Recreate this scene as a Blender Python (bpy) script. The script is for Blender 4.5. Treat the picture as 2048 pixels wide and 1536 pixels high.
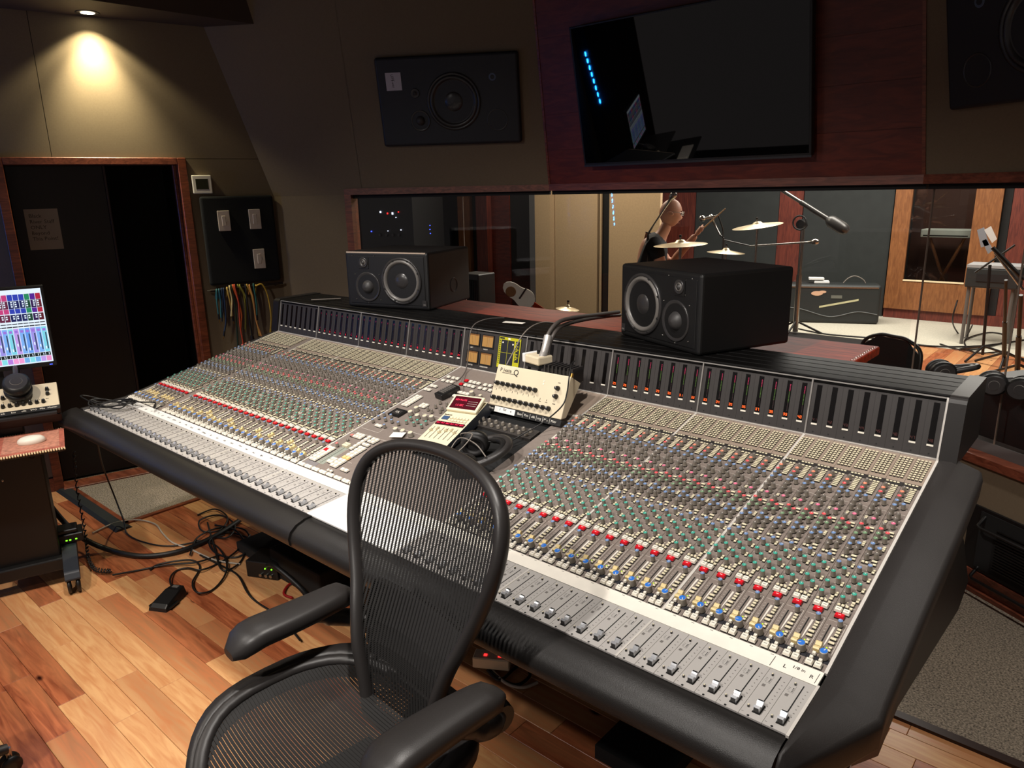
import bpy, math, random
from mathutils import Matrix, Vector
R = math.radians
random.seed(7)
S = bpy.context.scene
COL = S.collection
for o in list(bpy.data.objects):
    bpy.data.objects.remove(o)

# ---------------------------------------------------------------- camera
F_PX = 1462.65
PITCH, YAW, ROLL = R(14.914), R(41.274), R(-1.2234)
CAM = Vector((3.7291, -2.2324, 1.75))
fwd = Vector((-math.sin(YAW) * math.cos(PITCH), math.cos(YAW) * math.cos(PITCH), -math.sin(PITCH)))
r0 = Vector((math.cos(YAW), math.sin(YAW), 0))
u0 = r0.cross(fwd)
rgt = math.cos(ROLL) * r0 + math.sin(ROLL) * u0
upv = -math.sin(ROLL) * r0 + math.cos(ROLL) * u0
cd = bpy.data.cameras.new('camera')
cam = bpy.data.objects.new('camera', cd)
COL.objects.link(cam)
cd.sensor_fit = 'HORIZONTAL'
cd.sensor_width = 36.0
cd.lens = F_PX / 2048 * 36.0
cd.clip_start = 0.05
cam.matrix_world = Matrix(((rgt.x, upv.x, -fwd.x, CAM.x), (rgt.y, upv.y, -fwd.y, CAM.y), (rgt.z, upv.z, -fwd.z, CAM.z), (0, 0, 0, 1)))
S.camera = cam

# ---------------------------------------------------------------- world, lamps, exposure
W = bpy.data.worlds.new('world')
S.world = W
W.use_nodes = True
W.node_tree.nodes['Background'].inputs[0].default_value = (0.86, 0.76, 0.74, 1)
W.node_tree.nodes['Background'].inputs[1].default_value = 0.17
S.view_settings.view_transform = 'Standard'
S.view_settings.look = 'None'
S.view_settings.gamma = 1
S.view_settings.use_curve_mapping = False
S.view_settings.exposure = 0.0

def spot(loc, target, watts, ang, blend=0.5, col=(1, .80, .58), rad=0.05):
    l = bpy.data.lights.new('downlight_or_fill', 'SPOT')
    l.energy = watts; l.spot_size = R(ang); l.spot_blend = blend; l.color = col; l.shadow_soft_size = rad
    o = bpy.data.objects.new('downlight_or_fill', l); COL.objects.link(o)
    o.location = loc
    o.rotation_euler = (Vector(target) - Vector(loc)).to_track_quat('-Z', 'Y').to_euler()
    return o
def area(loc, target, watts, sx, sy, col=(1, .86, .68)):
    l = bpy.data.lights.new('panel_or_fill_light', 'AREA')
    l.shape = 'RECTANGLE'; l.size = sx; l.size_y = sy; l.energy = watts; l.color = col
    o = bpy.data.objects.new('panel_or_fill_light', l); COL.objects.link(o)
    o.location = loc
    o.rotation_euler = (Vector(target) - Vector(loc)).to_track_quat('-Z', 'Y').to_euler()
    return o
CEIL = 2.98
# downlights over the console and behind the engineer's seat, plus one added fill
WARM = (1, .935, .865)
spot((1.0, -1.15, CEIL - .03), (1.0, -.55, .8), 135, 84, .6, WARM)
spot((2.7, -1.25, CEIL - .03), (2.65, -.60, .8), 140, 84, .6, WARM)
spot((0.9, -2.4, CEIL - .03), (0.70, -1.85, 0), 125, 72, .35, (1, .85, .70))
spot((2.6, -3.0, CEIL - .03), (2.3, -.9, .8), 215, 76, .6, WARM)
spot((0.8, -3.0, CEIL - .03), (1.0, -.7, .8), 115, 76, .6, WARM)  # added fill spot that brightens the left half of the console
spot((4.3, .0, CEIL - .03), (4.0, .55, 0), 130, 84, .6, WARM)
# live room ceiling panels, then an added fill in the far room
area((0.6, 6.4, 3.3), (0.6, 6.4, 0), 165, 2.4, 1.2, (1, .94, .86))
area((2.8, 5.8, 3.3), (2.8, 5.8, 0), 135, 1.4, 1.2, (1, .93, .84))
area((-1.6, 4.6, 3.3), (-1.6, 4.6, 0), 100, 1.2, 1.2, (1, .88, .72))
area((1.9, 9.0, 3.1), (1.9, 9.0, 0), 14, .8, .5, (1, .9, .76))  # added fill light so the far room and its keyboard show

# ---------------------------------------------------------------- materials
def lin(c):
    return tuple(((x / 255) / 12.92 if x / 255 <= .04045 else ((x / 255 + .055) / 1.055) ** 2.4) for x in c) + (1,)
MATS = {}
def mat(name, rgb, rough=.5, metal=0., var=0., scale=40., bump=0., bscale=200., emit=None, estr=0., coat=0., spec=.5, stretch=None):
    if name in MATS: return MATS[name]
    m = bpy.data.materials.new(name); m.use_nodes = True
    nt = m.node_tree; b = nt.nodes['Principled BSDF']
    c = lin(rgb)
    b.inputs['Base Color'].default_value = c
    b.inputs['Roughness'].default_value = rough
    b.inputs['Metallic'].default_value = metal
    b.inputs['Specular IOR Level'].default_value = spec
    if coat: b.inputs['Coat Weight'].default_value = coat; b.inputs['Coat Roughness'].default_value = .15
    if emit:
        b.inputs['Emission Color'].default_value = lin(emit); b.inputs['Emission Strength'].default_value = estr
    tc = None
    if var or bump:
        tc = nt.nodes.new('ShaderNodeTexCoord')
        src = tc.outputs['Object']
        if stretch:
            mp = nt.nodes.new('ShaderNodeMapping'); mp.inputs['Scale'].default_value = stretch
            nt.links.new(src, mp.inputs[0]); src = mp.outputs[0]
    if var:
        n = nt.nodes.new('ShaderNodeTexNoise'); n.inputs['Scale'].default_value = scale; n.inputs['Detail'].default_value = 5
        nt.links.new(src, n.inputs['Vector'])
        r = nt.nodes.new('ShaderNodeValToRGB')
        r.color_ramp.elements[0].position = .3; r.color_ramp.elements[1].position = .7
        r.color_ramp.elements[0].color = tuple(x * (1 - var) for x in c[:3]) + (1,)
        r.color_ramp.elements[1].color = tuple(min(1, x * (1 + var)) for x in c[:3]) + (1,)
        nt.links.new(n.outputs['Fac'], r.inputs[0]); nt.links.new(r.outputs[0], b.inputs['Base Color'])
    if bump:
        n2 = nt.nodes.new('ShaderNodeTexNoise'); n2.inputs['Scale'].default_value = bscale; n2.inputs['Detail'].default_value = 3
        nt.links.new(src, n2.inputs['Vector'])
        bp = nt.nodes.new('ShaderNodeBump'); bp.inputs['Strength'].default_value = bump; bp.inputs['Distance'].default_value = .002
        nt.links.new(n2.outputs['Fac'], bp.inputs['Height']); nt.links.new(bp.outputs[0], b.inputs['Normal'])
    MATS[name] = m
    return m
def wood(name, c1, c2, rough=.35, stretch=(1.2, 14, 14), random_hue=False, c3=None, c4=None, coat=.0, scale=3.):
    if name in MATS: return MATS[name]
    m = bpy.data.materials.new(name); m.use_nodes = True
    nt = m.node_tree; b = nt.nodes['Principled BSDF']; L = nt.links.new
    tc = nt.nodes.new('ShaderNodeTexCoord'); mp = nt.nodes.new('ShaderNodeMapping'); mp.inputs['Scale'].default_value = stretch
    oi = nt.nodes.new('ShaderNodeObjectInfo')
    L(tc.outputs['Object'], mp.inputs[0])
    ad = nt.nodes.new('ShaderNodeVectorMath'); ad.operation = 'ADD'
    ml = nt.nodes.new('ShaderNodeVectorMath'); ml.operation = 'SCALE'; ml.inputs['Scale'].default_value = 37.0
    cx = nt.nodes.new('ShaderNodeCombineXYZ'); L(oi.outputs['Random'], cx.inputs[0]); L(oi.outputs['Random'], cx.inputs[1]); L(oi.outputs['Random'], cx.inputs[2])
    L(cx.outputs[0], ml.inputs[0]); L(mp.outputs[0], ad.inputs[0]); L(ml.outputs[0], ad.inputs[1])
    n = nt.nodes.new('ShaderNodeTexNoise'); n.inputs['Scale'].default_value = scale; n.inputs['Detail'].default_value = 6; n.inputs['Distortion'].default_value = 1.2
    L(ad.outputs[0], n.inputs['Vector'])
    rp = nt.nodes.new('ShaderNodeValToRGB'); rp.color_ramp.elements[0].position = .35; rp.color_ramp.elements[1].position = .68
    rp.color_ramp.elements[0].color = lin(c1); rp.color_ramp.elements[1].color = lin(c2)
    L(n.outputs['Fac'], rp.inputs[0])
    out = rp.outputs[0]
    if random_hue:
        rp2 = nt.nodes.new('ShaderNodeValToRGB'); rp2.color_ramp.elements[0].position = .32; rp2.color_ramp.elements[1].position = .7
        rp2.color_ramp.elements[0].color = lin(c3); rp2.color_ramp.elements[1].color = lin(c4)
        L(n.outputs['Fac'], rp2.inputs[0])
        st = nt.nodes.new('ShaderNodeValToRGB')
        e = st.color_ramp.elements; e[0].position = .20; e[1].position = .80
        e[0].color = (0, 0, 0, 1); e[1].color = (1, 1, 1, 1)
        L(oi.outputs['Random'], st.inputs[0])
        # large patches of heartwood inside a plank
        n3 = nt.nodes.new('ShaderNodeTexNoise'); n3.inputs['Scale'].default_value = .55; n3.inputs['Detail'].default_value = 2
        L(ad.outputs[0], n3.inputs['Vector'])
        mm = nt.nodes.new('ShaderNodeMath'); mm.operation = 'MULTIPLY_ADD'; mm.inputs[1].default_value = 1.2; mm.inputs[2].default_value = -.6
        L(n3.outputs['Fac'], mm.inputs[0])
        a2 = nt.nodes.new('ShaderNodeMath'); a2.operation = 'ADD'; a2.use_clamp = True
        L(st.outputs[0], a2.inputs[0]); L(mm.outputs[0], a2.inputs[1])
        mx = nt.nodes.new('ShaderNodeMix'); mx.data_type = 'RGBA'
        L(a2.outputs[0], mx.inputs['Factor']); L(out, mx.inputs['A']); L(rp2.outputs[0], mx.inputs['B'])
        out = mx.outputs['Result']
        # knots
        v = nt.nodes.new('ShaderNodeTexVoronoi'); v.inputs['Scale'].default_value = 1.1
        mp2 = nt.nodes.new('ShaderNodeMapping'); mp2.inputs['Scale'].default_value = (2.2, 4.5, 4.5)
        ad2 = nt.nodes.new('ShaderNodeVectorMath'); ad2.operation = 'ADD'
        L(tc.outputs['Object'], mp2.inputs[0]); L(mp2.outputs[0], ad2.inputs[0]); L(ml.outputs[0], ad2.inputs[1]); L(ad2.outputs[0], v.inputs['Vector'])
        kr = nt.nodes.new('ShaderNodeValToRGB'); kr.color_ramp.elements[0].position = .03; kr.color_ramp.elements[1].position = .075
        kr.color_ramp.elements[0].color = lin((70, 35, 20)); kr.color_ramp.elements[1].color = (1, 1, 1, 1)
        L(v.outputs['Distance'], kr.inputs[0])
        mk = nt.nodes.new('ShaderNodeMix'); mk.data_type = 'RGBA'; mk.blend_type = 'MULTIPLY'; mk.inputs['Factor'].default_value = 1
        L(out, mk.inputs['A']); L(kr.outputs[0], mk.inputs['B']); out = mk.outputs['Result']
    L(out, b.inputs['Base Color'])
    b.inputs['Roughness'].default_value = rough
    if coat: b.inputs['Coat Weight'].default_value = coat; b.inputs['Coat Roughness'].default_value = .12
    MATS[name] = m
    return m
def emis(name, rgb, st):
    if name in MATS: return MATS[name]
    m = bpy.data.materials.new(name); m.use_nodes = True
    b = m.node_tree.nodes['Principled BSDF']
    b.inputs['Base Color'].default_value = lin((20, 20, 20)); b.inputs['Emission Color'].default_value = lin(rgb); b.inputs['Emission Strength'].default_value = st
    MATS[name] = m
    return m
def glassmat(name, refl=.06, tint=(.93, .95, .94)):
    m = bpy.data.materials.new(name); m.use_nodes = True
    nt = m.node_tree
    for n in list(nt.nodes):
        if n.type == 'BSDF_PRINCIPLED': nt.nodes.remove(n)
    t = nt.nodes.new('ShaderNodeBsdfTransparent'); t.inputs[0].default_value = tint + (1,)
    g = nt.nodes.new('ShaderNodeBsdfGlossy'); g.inputs['Roughness'].default_value = 0.01
    f = nt.nodes.new('ShaderNodeFresnel'); f.inputs[0].default_value = 1.5
    x = nt.nodes.new('ShaderNodeMixShader')
    nt.links.new(f.outputs[0], x.inputs[0]); nt.links.new(t.outputs[0], x.inputs[1]); nt.links.new(g.outputs[0], x.inputs[2])
    nt.links.new(x.outputs[0], nt.nodes['Material Output'].inputs[0])
    return m
M = {}
M['strip'] = mat('console_strip_grey', (128, 117, 110), .45, var=.06, scale=90)
M['stripL'] = mat('matrix_panel_beige', (150, 134, 120), .5)
M['fader'] = mat('fader_plate_silver', (196, 192, 188), .38, metal=.25)
M['alu'] = mat('aluminium_rail', (214, 209, 202), .4, metal=.15)
M['alu2'] = mat('meter_rail_grey', (140, 136, 132), .4, metal=.2)
M['tape'] = mat('paper_tape_white', (240, 234, 222), .7, var=.03, scale=30)
M['tape2'] = mat('paper_tape_cool', (226, 225, 222), .7)
M['cream'] = mat('button_cream', (226, 216, 186), .45)
M['white'] = mat('button_white', (236, 230, 216), .4)
M['black'] = mat('black_plastic', (16, 15, 15), .45)
M['blackm'] = mat('black_matte', (12, 12, 12), .8)
M['dark'] = mat('charcoal_panel', (46, 43, 42), .5, var=.05)
M['meter'] = mat('meter_panel_grey', (50, 46, 45), .5, var=.04, scale=60)
M['redb'] = mat('button_red', (214, 14, 34), .4)
M['knob'] = mat('knob_grey', (140, 132, 121), .45)
M['koff'] = mat('knob_cap_dark', (70, 66, 62), .4)
for k, c in dict(o=(228, 136, 106), r=(226, 84, 90), b=(112, 142, 188), t=(62, 166, 146), g=(112, 146, 110), p=(222, 112, 146), c=(220, 210, 180), B=(48, 116, 210), K=(104, 98, 92)).items():
    M['cap_' + k] = mat('knob_cap_' + k, c, .35)
M['line'] = mat('print_white', (225, 220, 210), .6)
M['ink'] = mat('ink_black', (22, 22, 22), .7)
M['inkg'] = mat('ink_grey', (110, 106, 102), .7)
M['chrome'] = mat('fader_chrome', (186, 188, 192), .2, metal=.55)
M['leather'] = mat('bolster_leather', (30, 28, 27), .40, spec=.35, var=.10, scale=6, bump=.25, bscale=600)
M['leather2'] = mat('arm_leather', (40, 37, 36), .5, spec=.35, var=.12, scale=7, bump=.2, bscale=600)
M['slat'] = mat('bridge_black', (7, 6, 6), .5, var=.2, scale=30, spec=.15)
M['yellow'] = emis('scope_yellow', (235, 220, 10), .75)
M['amber'] = emis('vu_amber', (226, 164, 84), .65)
M['scope'] = emis('scope_dark', (22, 24, 38), .6)
M['digit'] = emis('digit_orange', (255, 96, 30), 2.2)
M['digitr'] = emis('digit_red', (255, 40, 60), 1.5)
M['digitd'] = emis('digit_dim', (120, 30, 22), .35)
M['ledg'] = emis('led_green', (110, 160, 40), .4)
M['ledp'] = emis('led_pink', (230, 40, 100), .7)
M['ledd'] = emis('led_maroon', (70, 16, 24), .35)
M['ledgg'] = emis('led_bright_green', (130, 255, 40), 2.)
M['ledy'] = emis('led_lime', (190, 235, 30), 1.4)
M['ledr'] = emis('led_red', (255, 40, 40), 2.5)
M['ledb'] = emis('led_blue', (40, 110, 255), 6.)
M['ledw'] = emis('led_white', (220, 225, 255), 2.5)
M['lexd'] = mat('lexred_glass', (70, 6, 22), .2)
M['lext'] = emis('lexred_text', (255, 40, 80), 1.6)
M['beige'] = mat('enamel_beige', (214, 200, 172), .45, var=.03, scale=12)
M['beige2'] = mat('plastic_cream', (222, 212, 182), .45)
M['navy'] = mat('plastic_navy', (34, 38, 46), .5)
M['rubber'] = mat('cable_black', (15, 14, 14), .5)
M['cableg'] = mat('cable_grey', (120, 112, 104), .5)
M['silver'] = mat('silver_tape', (190, 186, 182), .35, metal=.5, bump=.6, bscale=90)
M['foam'] = mat('foam_black', (10, 12, 15), .95, bump=.6, bscale=300)
M['wall'] = mat('wall_fabric_olive', (116, 101, 80), .9, var=.05, scale=120, bump=.3, bscale=900)
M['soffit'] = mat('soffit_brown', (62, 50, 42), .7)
M['trim'] = wood('wood_trim', (96, 46, 28), (140, 74, 46), .4, (3, 3, 20))
M['trimx'] = wood('wood_trim_long', (96, 48, 32), (138, 76, 54), .4, (2, 12, 20))
M['panelw'] = wood('wood_panel_red', (84, 30, 18), (112, 44, 26), .45, (2, 10, 10))
M['mahog'] = wood('mahogany_desk', (98, 20, 8), (152, 50, 22), .45, (2, 16, 16)); M['mahog'].node_tree.nodes['Principled BSDF'].inputs['Specular IOR Level'].default_value = .06
M['oak'] = wood('oak_door', (118, 72, 40), (146, 94, 54), .45, (12, 12, 2))
M['redwood'] = wood('redwood_column', (84, 34, 26), (116, 52, 38), .5, (14, 14, 1.5))
M['plank'] = wood('hickory_plank', (214, 164, 112), (194, 134, 86), .32, (1.6, 16, 16), True, (126, 64, 38), (180, 104, 66), coat=.1)
M['carpet'] = mat('carpet_fleck', (132, 121, 106), .95, var=.8, scale=150, bump=1., bscale=200)
M['carpetl'] = mat('carpet_live', (186, 180, 164), .95, var=.12, scale=60, bump=.5, bscale=200)
M['spk'] = mat('speaker_black', (13, 12, 12), .5, bump=.12, bscale=500)
M['spkw'] = mat('speaker_wall', (24, 25, 30), .55, bump=.15, bscale=400)
M['cone'] = mat('speaker_cone', (52, 50, 50), .5)
M['ring'] = mat('speaker_ring', (46, 44, 44), .3)
M['surr'] = mat('speaker_surround', (100, 96, 92), .35)
M['screen_off'] = mat('screen_off', (4, 4, 5), .018, spec=.6)
M['plate'] = mat('switch_white', (206, 192, 178), .4)
M['paper'] = mat('paper_sheet', (150, 142, 134), .8)
M['panelb'] = mat('panel_beige', (188, 160, 124), .95, var=.06, scale=50, bump=.4, bscale=300)
M['panelg'] = mat('panel_dark_green', (40, 43, 42), .9, var=.1, scale=8)
M['darkroom'] = mat('booth_dark', (20, 18, 17), .9)
M['case'] = mat('case_black', (34, 38, 38), .55, bump=.3, bscale=300)
M['steel'] = mat('steel_rod', (170, 166, 160), .25, metal=1.)
M['brass'] = mat('cymbal_bronze', (226, 208, 172), .35, metal=.6)
M['brassd'] = mat('connector_gold', (190, 150, 80), .35, metal=1.)
M['skin'] = mat('skin', (206, 150, 122), .5, var=.05, scale=20)
M['shirt'] = mat('shirt_black', (22, 22, 26), .85)
M['glass'] = glassmat('window_glass')
M['aeron'] = mat('chair_graphite', (42, 39, 38), .42, bump=.1, bscale=500)
M['pell'] = mat('chair_mesh_fibre', (22, 20, 19), .7)

# ---------------------------------------------------------------- mesh builder
class MB:
    def __init__(s):
        s.v = []; s.f = []; s.m = []; s.s = []; s.M = None; s.mats = []
    def mi(s, m):
        m = M[m] if isinstance(m, str) else m
        if m not in s.mats: s.mats.append(m)
        return s.mats.index(m)
    def add(s, vs, fs, m, smooth=False):
        b = len(s.v)
        if s.M is not None: vs = [s.M @ Vector(p) for p in vs]
        s.v.extend(tuple(p) for p in vs)
        k = s.mi(m) if not isinstance(m, list) else None
        for i, f in enumerate(fs):
            s.f.append(tuple(b + j for j in f)); s.m.append(k if k is not None else s.mi(m[i])); s.s.append(smooth)
        return s
    def box(s, c, d, m, rot=None, side=None, bottom=True):
        x, y, z = d[0] / 2, d[1] / 2, d[2] / 2
        vs = [Vector((a * x, b * y, e * z)) for e in (-1, 1) for b in (-1, 1) for a in (-1, 1)]
        if rot is not None: vs = [rot @ p for p in vs]
        vs = [p + Vector(c) for p in vs]
        fs = [(4, 5, 7, 6), (0, 1, 5, 4), (1, 3, 7, 5), (3, 2, 6, 7), (2, 0, 4, 6)]
        mm = [m] + [side or m] * 4
        if bottom: fs.append((0, 2, 3, 1)); mm.append(side or m)
        return s.add(vs, fs, mm)
    def box2(s, a, b, m, **k):
        return s.box([(a[i] + b[i]) / 2 for i in range(3)], [abs(b[i] - a[i]) for i in range(3)], m, **k)
    def quad(s, pts, m):
        return s.add(pts, [tuple(range(len(pts)))], m)
    def lathe(s, prof, n, m, o=(0, 0, 0), ax=(0, 0, 1), smooth=True, cap0=False, cap1=True, capm=None, phase=0., sy=1.):
        ax = Vector(ax).normalized()
        t = Vector((1, 0, 0)) if abs(ax.x) < .9 else Vector((0, 1, 0))
        a = (t - ax * t.dot(ax)).normalized(); b = ax.cross(a)
        o = Vector(o)
        ring = lambda r, h: [o + ax * h + (a * math.cos(2 * math.pi * i / n + phase) + b * math.sin(2 * math.pi * i / n + phase) * sy) * r for i in range(n)]
        vs = []
        for r, h in prof: vs += ring(r, h)
        fs = []
        for k in range(len(prof) - 1):
            for i in range(n):
                j = (i + 1) % n
                fs.append((k * n + i, k * n + j, (k + 1) * n + j, (k + 1) * n + i))
        s.add(vs, fs, m, smooth)
        if cap0: s.add(ring(*prof[0])[::-1], [tuple(range(n))], capm or m)
        if cap1: s.add(ring(*prof[-1]), [tuple(range(n))], capm or m)
        return s
    def cyl(s, p0, p1, r, m, n=10, r1=None, caps=True):
        p0 = Vector(p0); p1 = Vector(p1); d = p1 - p0
        return s.lathe([(r, 0), (r1 if r1 is not None else r, d.length)], n, m, p0, d, True, caps, caps)
    def tube(s, pts, r, m, n=8, closed=False, caps=True, flat=1.0, upv=None):
        pts = [Vector(p) for p in pts]; N = len(pts)
        rr = r if isinstance(r, (list, tuple)) else [r] * N
        prev = None; vs = []
        for i, p in enumerate(pts):
            if closed: t = (pts[(i + 1) % N] - pts[i - 1])
            else: t = pts[min(i + 1, N - 1)] - pts[max(i - 1, 0)]
            t = t.normalized() if t.length > 1e-9 else Vector((0, 0, 1))
            if upv is not None: prev = Vector(upv)
            if prev is None: prev = Vector((0, 0, 1)) if abs(t.z) < .9 else Vector((1, 0, 0))
            a = prev - t * prev.dot(t)
            if a.length < 1e-6: a = Vector((1, 0, 0)) - t * t.x
            a.normalize(); b = t.cross(a); prev = a
            for k in range(n):
                q = 2 * math.pi * k / n
                vs.append(p + (a * math.cos(q) * flat + b * math.sin(q)) * rr[i])
        fs = []
        for i in range(N if closed else N - 1):
            j = (i + 1) % N
            for k in range(n):
                l = (k + 1) % n
                fs.append((i * n + k, i * n + l, j * n + l, j * n + k))
        s.add(vs, fs, m, True)
        if caps and not closed:
            s.add(vs[:n][::-1], [tuple(range(n))], m) if s.M is None else s._raw(vs[:n][::-1], m)
            s.add(vs[-n:], [tuple(range(n))], m) if s.M is None else s._raw(vs[-n:], m)
        return s
    def _raw(s, vs, m):
        return s.add(vs, [tuple(range(len(vs)))], m)
    def prism(s, poly, x0, x1, m, axes='yz', capm=None, smooth=False):
        # polygon in two axes swept along the third from x0 to x1
        def P(a, b, t):
            return {'yz': (t, a, b), 'xz': (a, t, b), 'xy': (a, b, t)}[axes]
        n = len(poly)
        v0 = [P(a, b, x0) for a, b in poly]; v1 = [P(a, b, x1) for a, b in poly]
        s.add(v0 + v1, [(i, (i + 1) % n, n + (i + 1) % n, n + i) for i in range(n)], m, smooth)
        s.add(v0[::-1], [tuple(range(n))], capm or m); s.add(v1, [tuple(range(n))], capm or m)
        return s
    def loft(s, rings, m, closed=True, caps=True, smooth=True):
        n = len(rings[0]); vs = [p for r in rings for p in r]; fs = []
        for i in range(len(rings) - 1):
            for k in range(n if closed else n - 1):
                l = (k + 1) % n
                fs.append((i * n + k, i * n + l, (i + 1) * n + l, (i + 1) * n + k))
        s.add(vs, fs, m, smooth)
        if caps:
            s.add(rings[0][::-1], [tuple(range(n))], m); s.add(rings[-1], [tuple(range(n))], m)
        return s
    def mesh(s, name):
        me = bpy.data.meshes.new(name)
        me.from_pydata(s.v, [], s.f)
        for m in s.mats: me.materials.append(m)
        me.polygons.foreach_set('material_index', s.m)
        me.polygons.foreach_set('use_smooth', s.s)
        me.update()
        return me
    def build(s, name, parent=None, loc=None, mw=None):
        o = bpy.data.objects.new(name, s.mesh(name)); COL.objects.link(o)
        if parent is not None: o.parent = parent
        if loc is not None: o.location = loc
        if mw is not None: o.matrix_local = mw
        return o
def inst(name, me, parent=None, mw=None):
    o = bpy.data.objects.new(name, me); COL.objects.link(o)
    if parent is not None: o.parent = parent
    if mw is not None: o.matrix_local = mw
    return o
def tag(o, label, cat, group=None):
    o['label'] = label; o['category'] = cat
    if group: o['group'] = group
    return o
def struct(o, label=None):
    o['kind'] = 'structure'
    if label: o['label'] = label
    return o
def empty(name, loc=(0, 0, 0), rz=0.):
    o = bpy.data.objects.new(name, None); COL.objects.link(o)
    o.location = loc; o.rotation_euler = (0, 0, rz); o.empty_display_size = .1
    return o
def thing(name, label, cat, loc=(0, 0, 0), rz=0., group=None):
    return tag(empty(name, loc, rz), label, cat, group)
def bev(o, w, seg=2):
    b = o.modifiers.new('bevel', 'BEVEL'); b.width = w; b.segments = seg; b.limit_method = 'ANGLE'; b.angle_limit = R(35)
    return o
def frame(o, x, y, z=None):
    x = Vector(x).normalized(); y = Vector(y).normalized(); z = x.cross(y).normalized() if z is None else Vector(z).normalized()
    return Matrix(((x.x, y.x, z.x, o[0]), (x.y, y.y, z.y, o[1]), (x.z, y.z, z.z, o[2]), (0, 0, 0, 1)))
def curve(pts, n=12):
    pts = [Vector(p) for p in pts]; out = []
    P = [pts[0]] + pts + [pts[-1]]
    for i in range(1, len(P) - 2):
        for k in range(n):
            t = k / n; a, b, c, d = P[i - 1], P[i], P[i + 1], P[i + 2]
            out.append(.5 * ((2 * b) + (c - a) * t + (2 * a - 5 * b + 4 * c - d) * t * t + (3 * b - a - 3 * c + d) * t ** 3))
    out.append(pts[-1])
    return out
def text(name, body, size, m, mw, parent=None, align='CENTER', extrude=.0004):
    c = bpy.data.curves.new(name, 'FONT'); c.body = body; c.size = size; c.align_x = align; c.align_y = 'CENTER'; c.extrude = extrude; c.resolution_u = 2
    t = bpy.data.objects.new(name, c); COL.objects.link(t)
    dg = bpy.context.evaluated_depsgraph_get()
    me = bpy.data.meshes.new_from_object(t.evaluated_get(dg))
    bpy.data.objects.remove(t); bpy.data.curves.remove(c)
    me.name = name; me.materials.clear(); me.materials.append(M[m] if isinstance(m, str) else m)
    return inst(name, me, parent, mw)
def ray(px, py):
    return fwd + rgt * ((px - 1024) / F_PX) - upv * ((py - 768) / F_PX)
def at(px, py, X=None, Y=None, Z=None):
    d = ray(px, py)
    t = (X - CAM.x) / d.x if X is not None else (Y - CAM.y) / d.y if Y is not None else (Z - CAM.z) / d.z
    return CAM + d * t

# ================================================================ THE SETTING
def V2(a): return Vector((math.cos(R(a)), math.sin(R(a)), 0))
A0 = Vector((-1.19, -.886, 0)); UL = V2(74); NL = Vector((math.sin(R(74)), -math.cos(R(74)), 0))
CO = Vector((-.782, .536, 0)); PL = Vector((.79, 1.519, 0)); QR = Vector((2.907, 1.519, 0))
UF = V2(32); UR = V2(-32); ER = QR + UR * 1.85
def wl(s, z, d=0.):                      # point on the left wall: along, height, out into the room
    return A0 + UL * s + NL * d + Vector((0, 0, z))
WLM = frame(A0, UL, (0, 0, 1), NL)       # local x along the wall, y up, z into the room
FLM = frame(CO, UF, (0, 0, 1), Vector((math.sin(R(32)), -math.cos(R(32)), 0)))
FCM = frame(PL, (1, 0, 0), (0, 0, 1), (0, -1, 0))
FRM = frame(QR, UR, (0, 0, 1), Vector((-math.sin(R(32)), -math.cos(R(32)), 0)))

# --- floor of the control room: planks along X
b = MB(); b.box2((-2.2, -3.6, -.06), (5.2, 1.7, -.022), 'blackm'); floor = struct(b.build('floor'), 'wooden plank floor of the control room')
plank_me = {}
def plank(parent, x0, y0, L, w, along='x', z=0.):
    L = round(L * 20) / 20
    if (L, w) not in plank_me:
        q = MB(); h = .02; e = .0012
        q.add([(-L / 2 + .0006, -w / 2 + .0006, -h), (L / 2 - .0006, -w / 2 + .0006, -h), (L / 2 - .0006, w / 2 - .0006, -h), (-L / 2 + .0006, w / 2 - .0006, -h),
               (-L / 2 + .0006, -w / 2 + .0006, -e), (L / 2 - .0006, -w / 2 + .0006, -e), (L / 2 - .0006, w / 2 - .0006, -e), (-L / 2 + .0006, w / 2 - .0006, -e),
               (-L / 2 + e * 1.5, -w / 2 + e * 1.5, 0), (L / 2 - e * 1.5, -w / 2 + e * 1.5, 0), (L / 2 - e * 1.5, w / 2 - e * 1.5, 0), (-L / 2 + e * 1.5, w / 2 - e * 1.5, 0)],
              [(8, 9, 10, 11)] + [(i, (i + 1) % 4, (i + 1) % 4 + 4, i + 4) for i in range(4)] + [(4 + i, 4 + (i + 1) % 4, 8 + (i + 1) % 4, 8 + i) for i in range(4)], 'plank')
        plank_me[(L, w)] = q.mesh('plank')
    o = inst('plank', plank_me[(L, w)], parent)
    if along == 'x': o.location = (x0 + L / 2, y0, z)
    else: o.location = (y0, x0 + L / 2, z); o.rotation_euler = (0, 0, R(90))
    return L
rp = random.Random(11)
PW = .092; y = -2.42
while y < .22:
    x = -1.6 - rp.random() * .6
    if y > -.84: x = -.345
    x1 = 3.95
    while x < x1:
        L = round((.35 + rp.random() * .95) * 20) / 20
        if y > -.84 and x < -.3: L = round((.3 + rp.random() * .6) * 20) / 20
        plank(floor, x, y, L, PW); x += L
    y += PW
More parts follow.
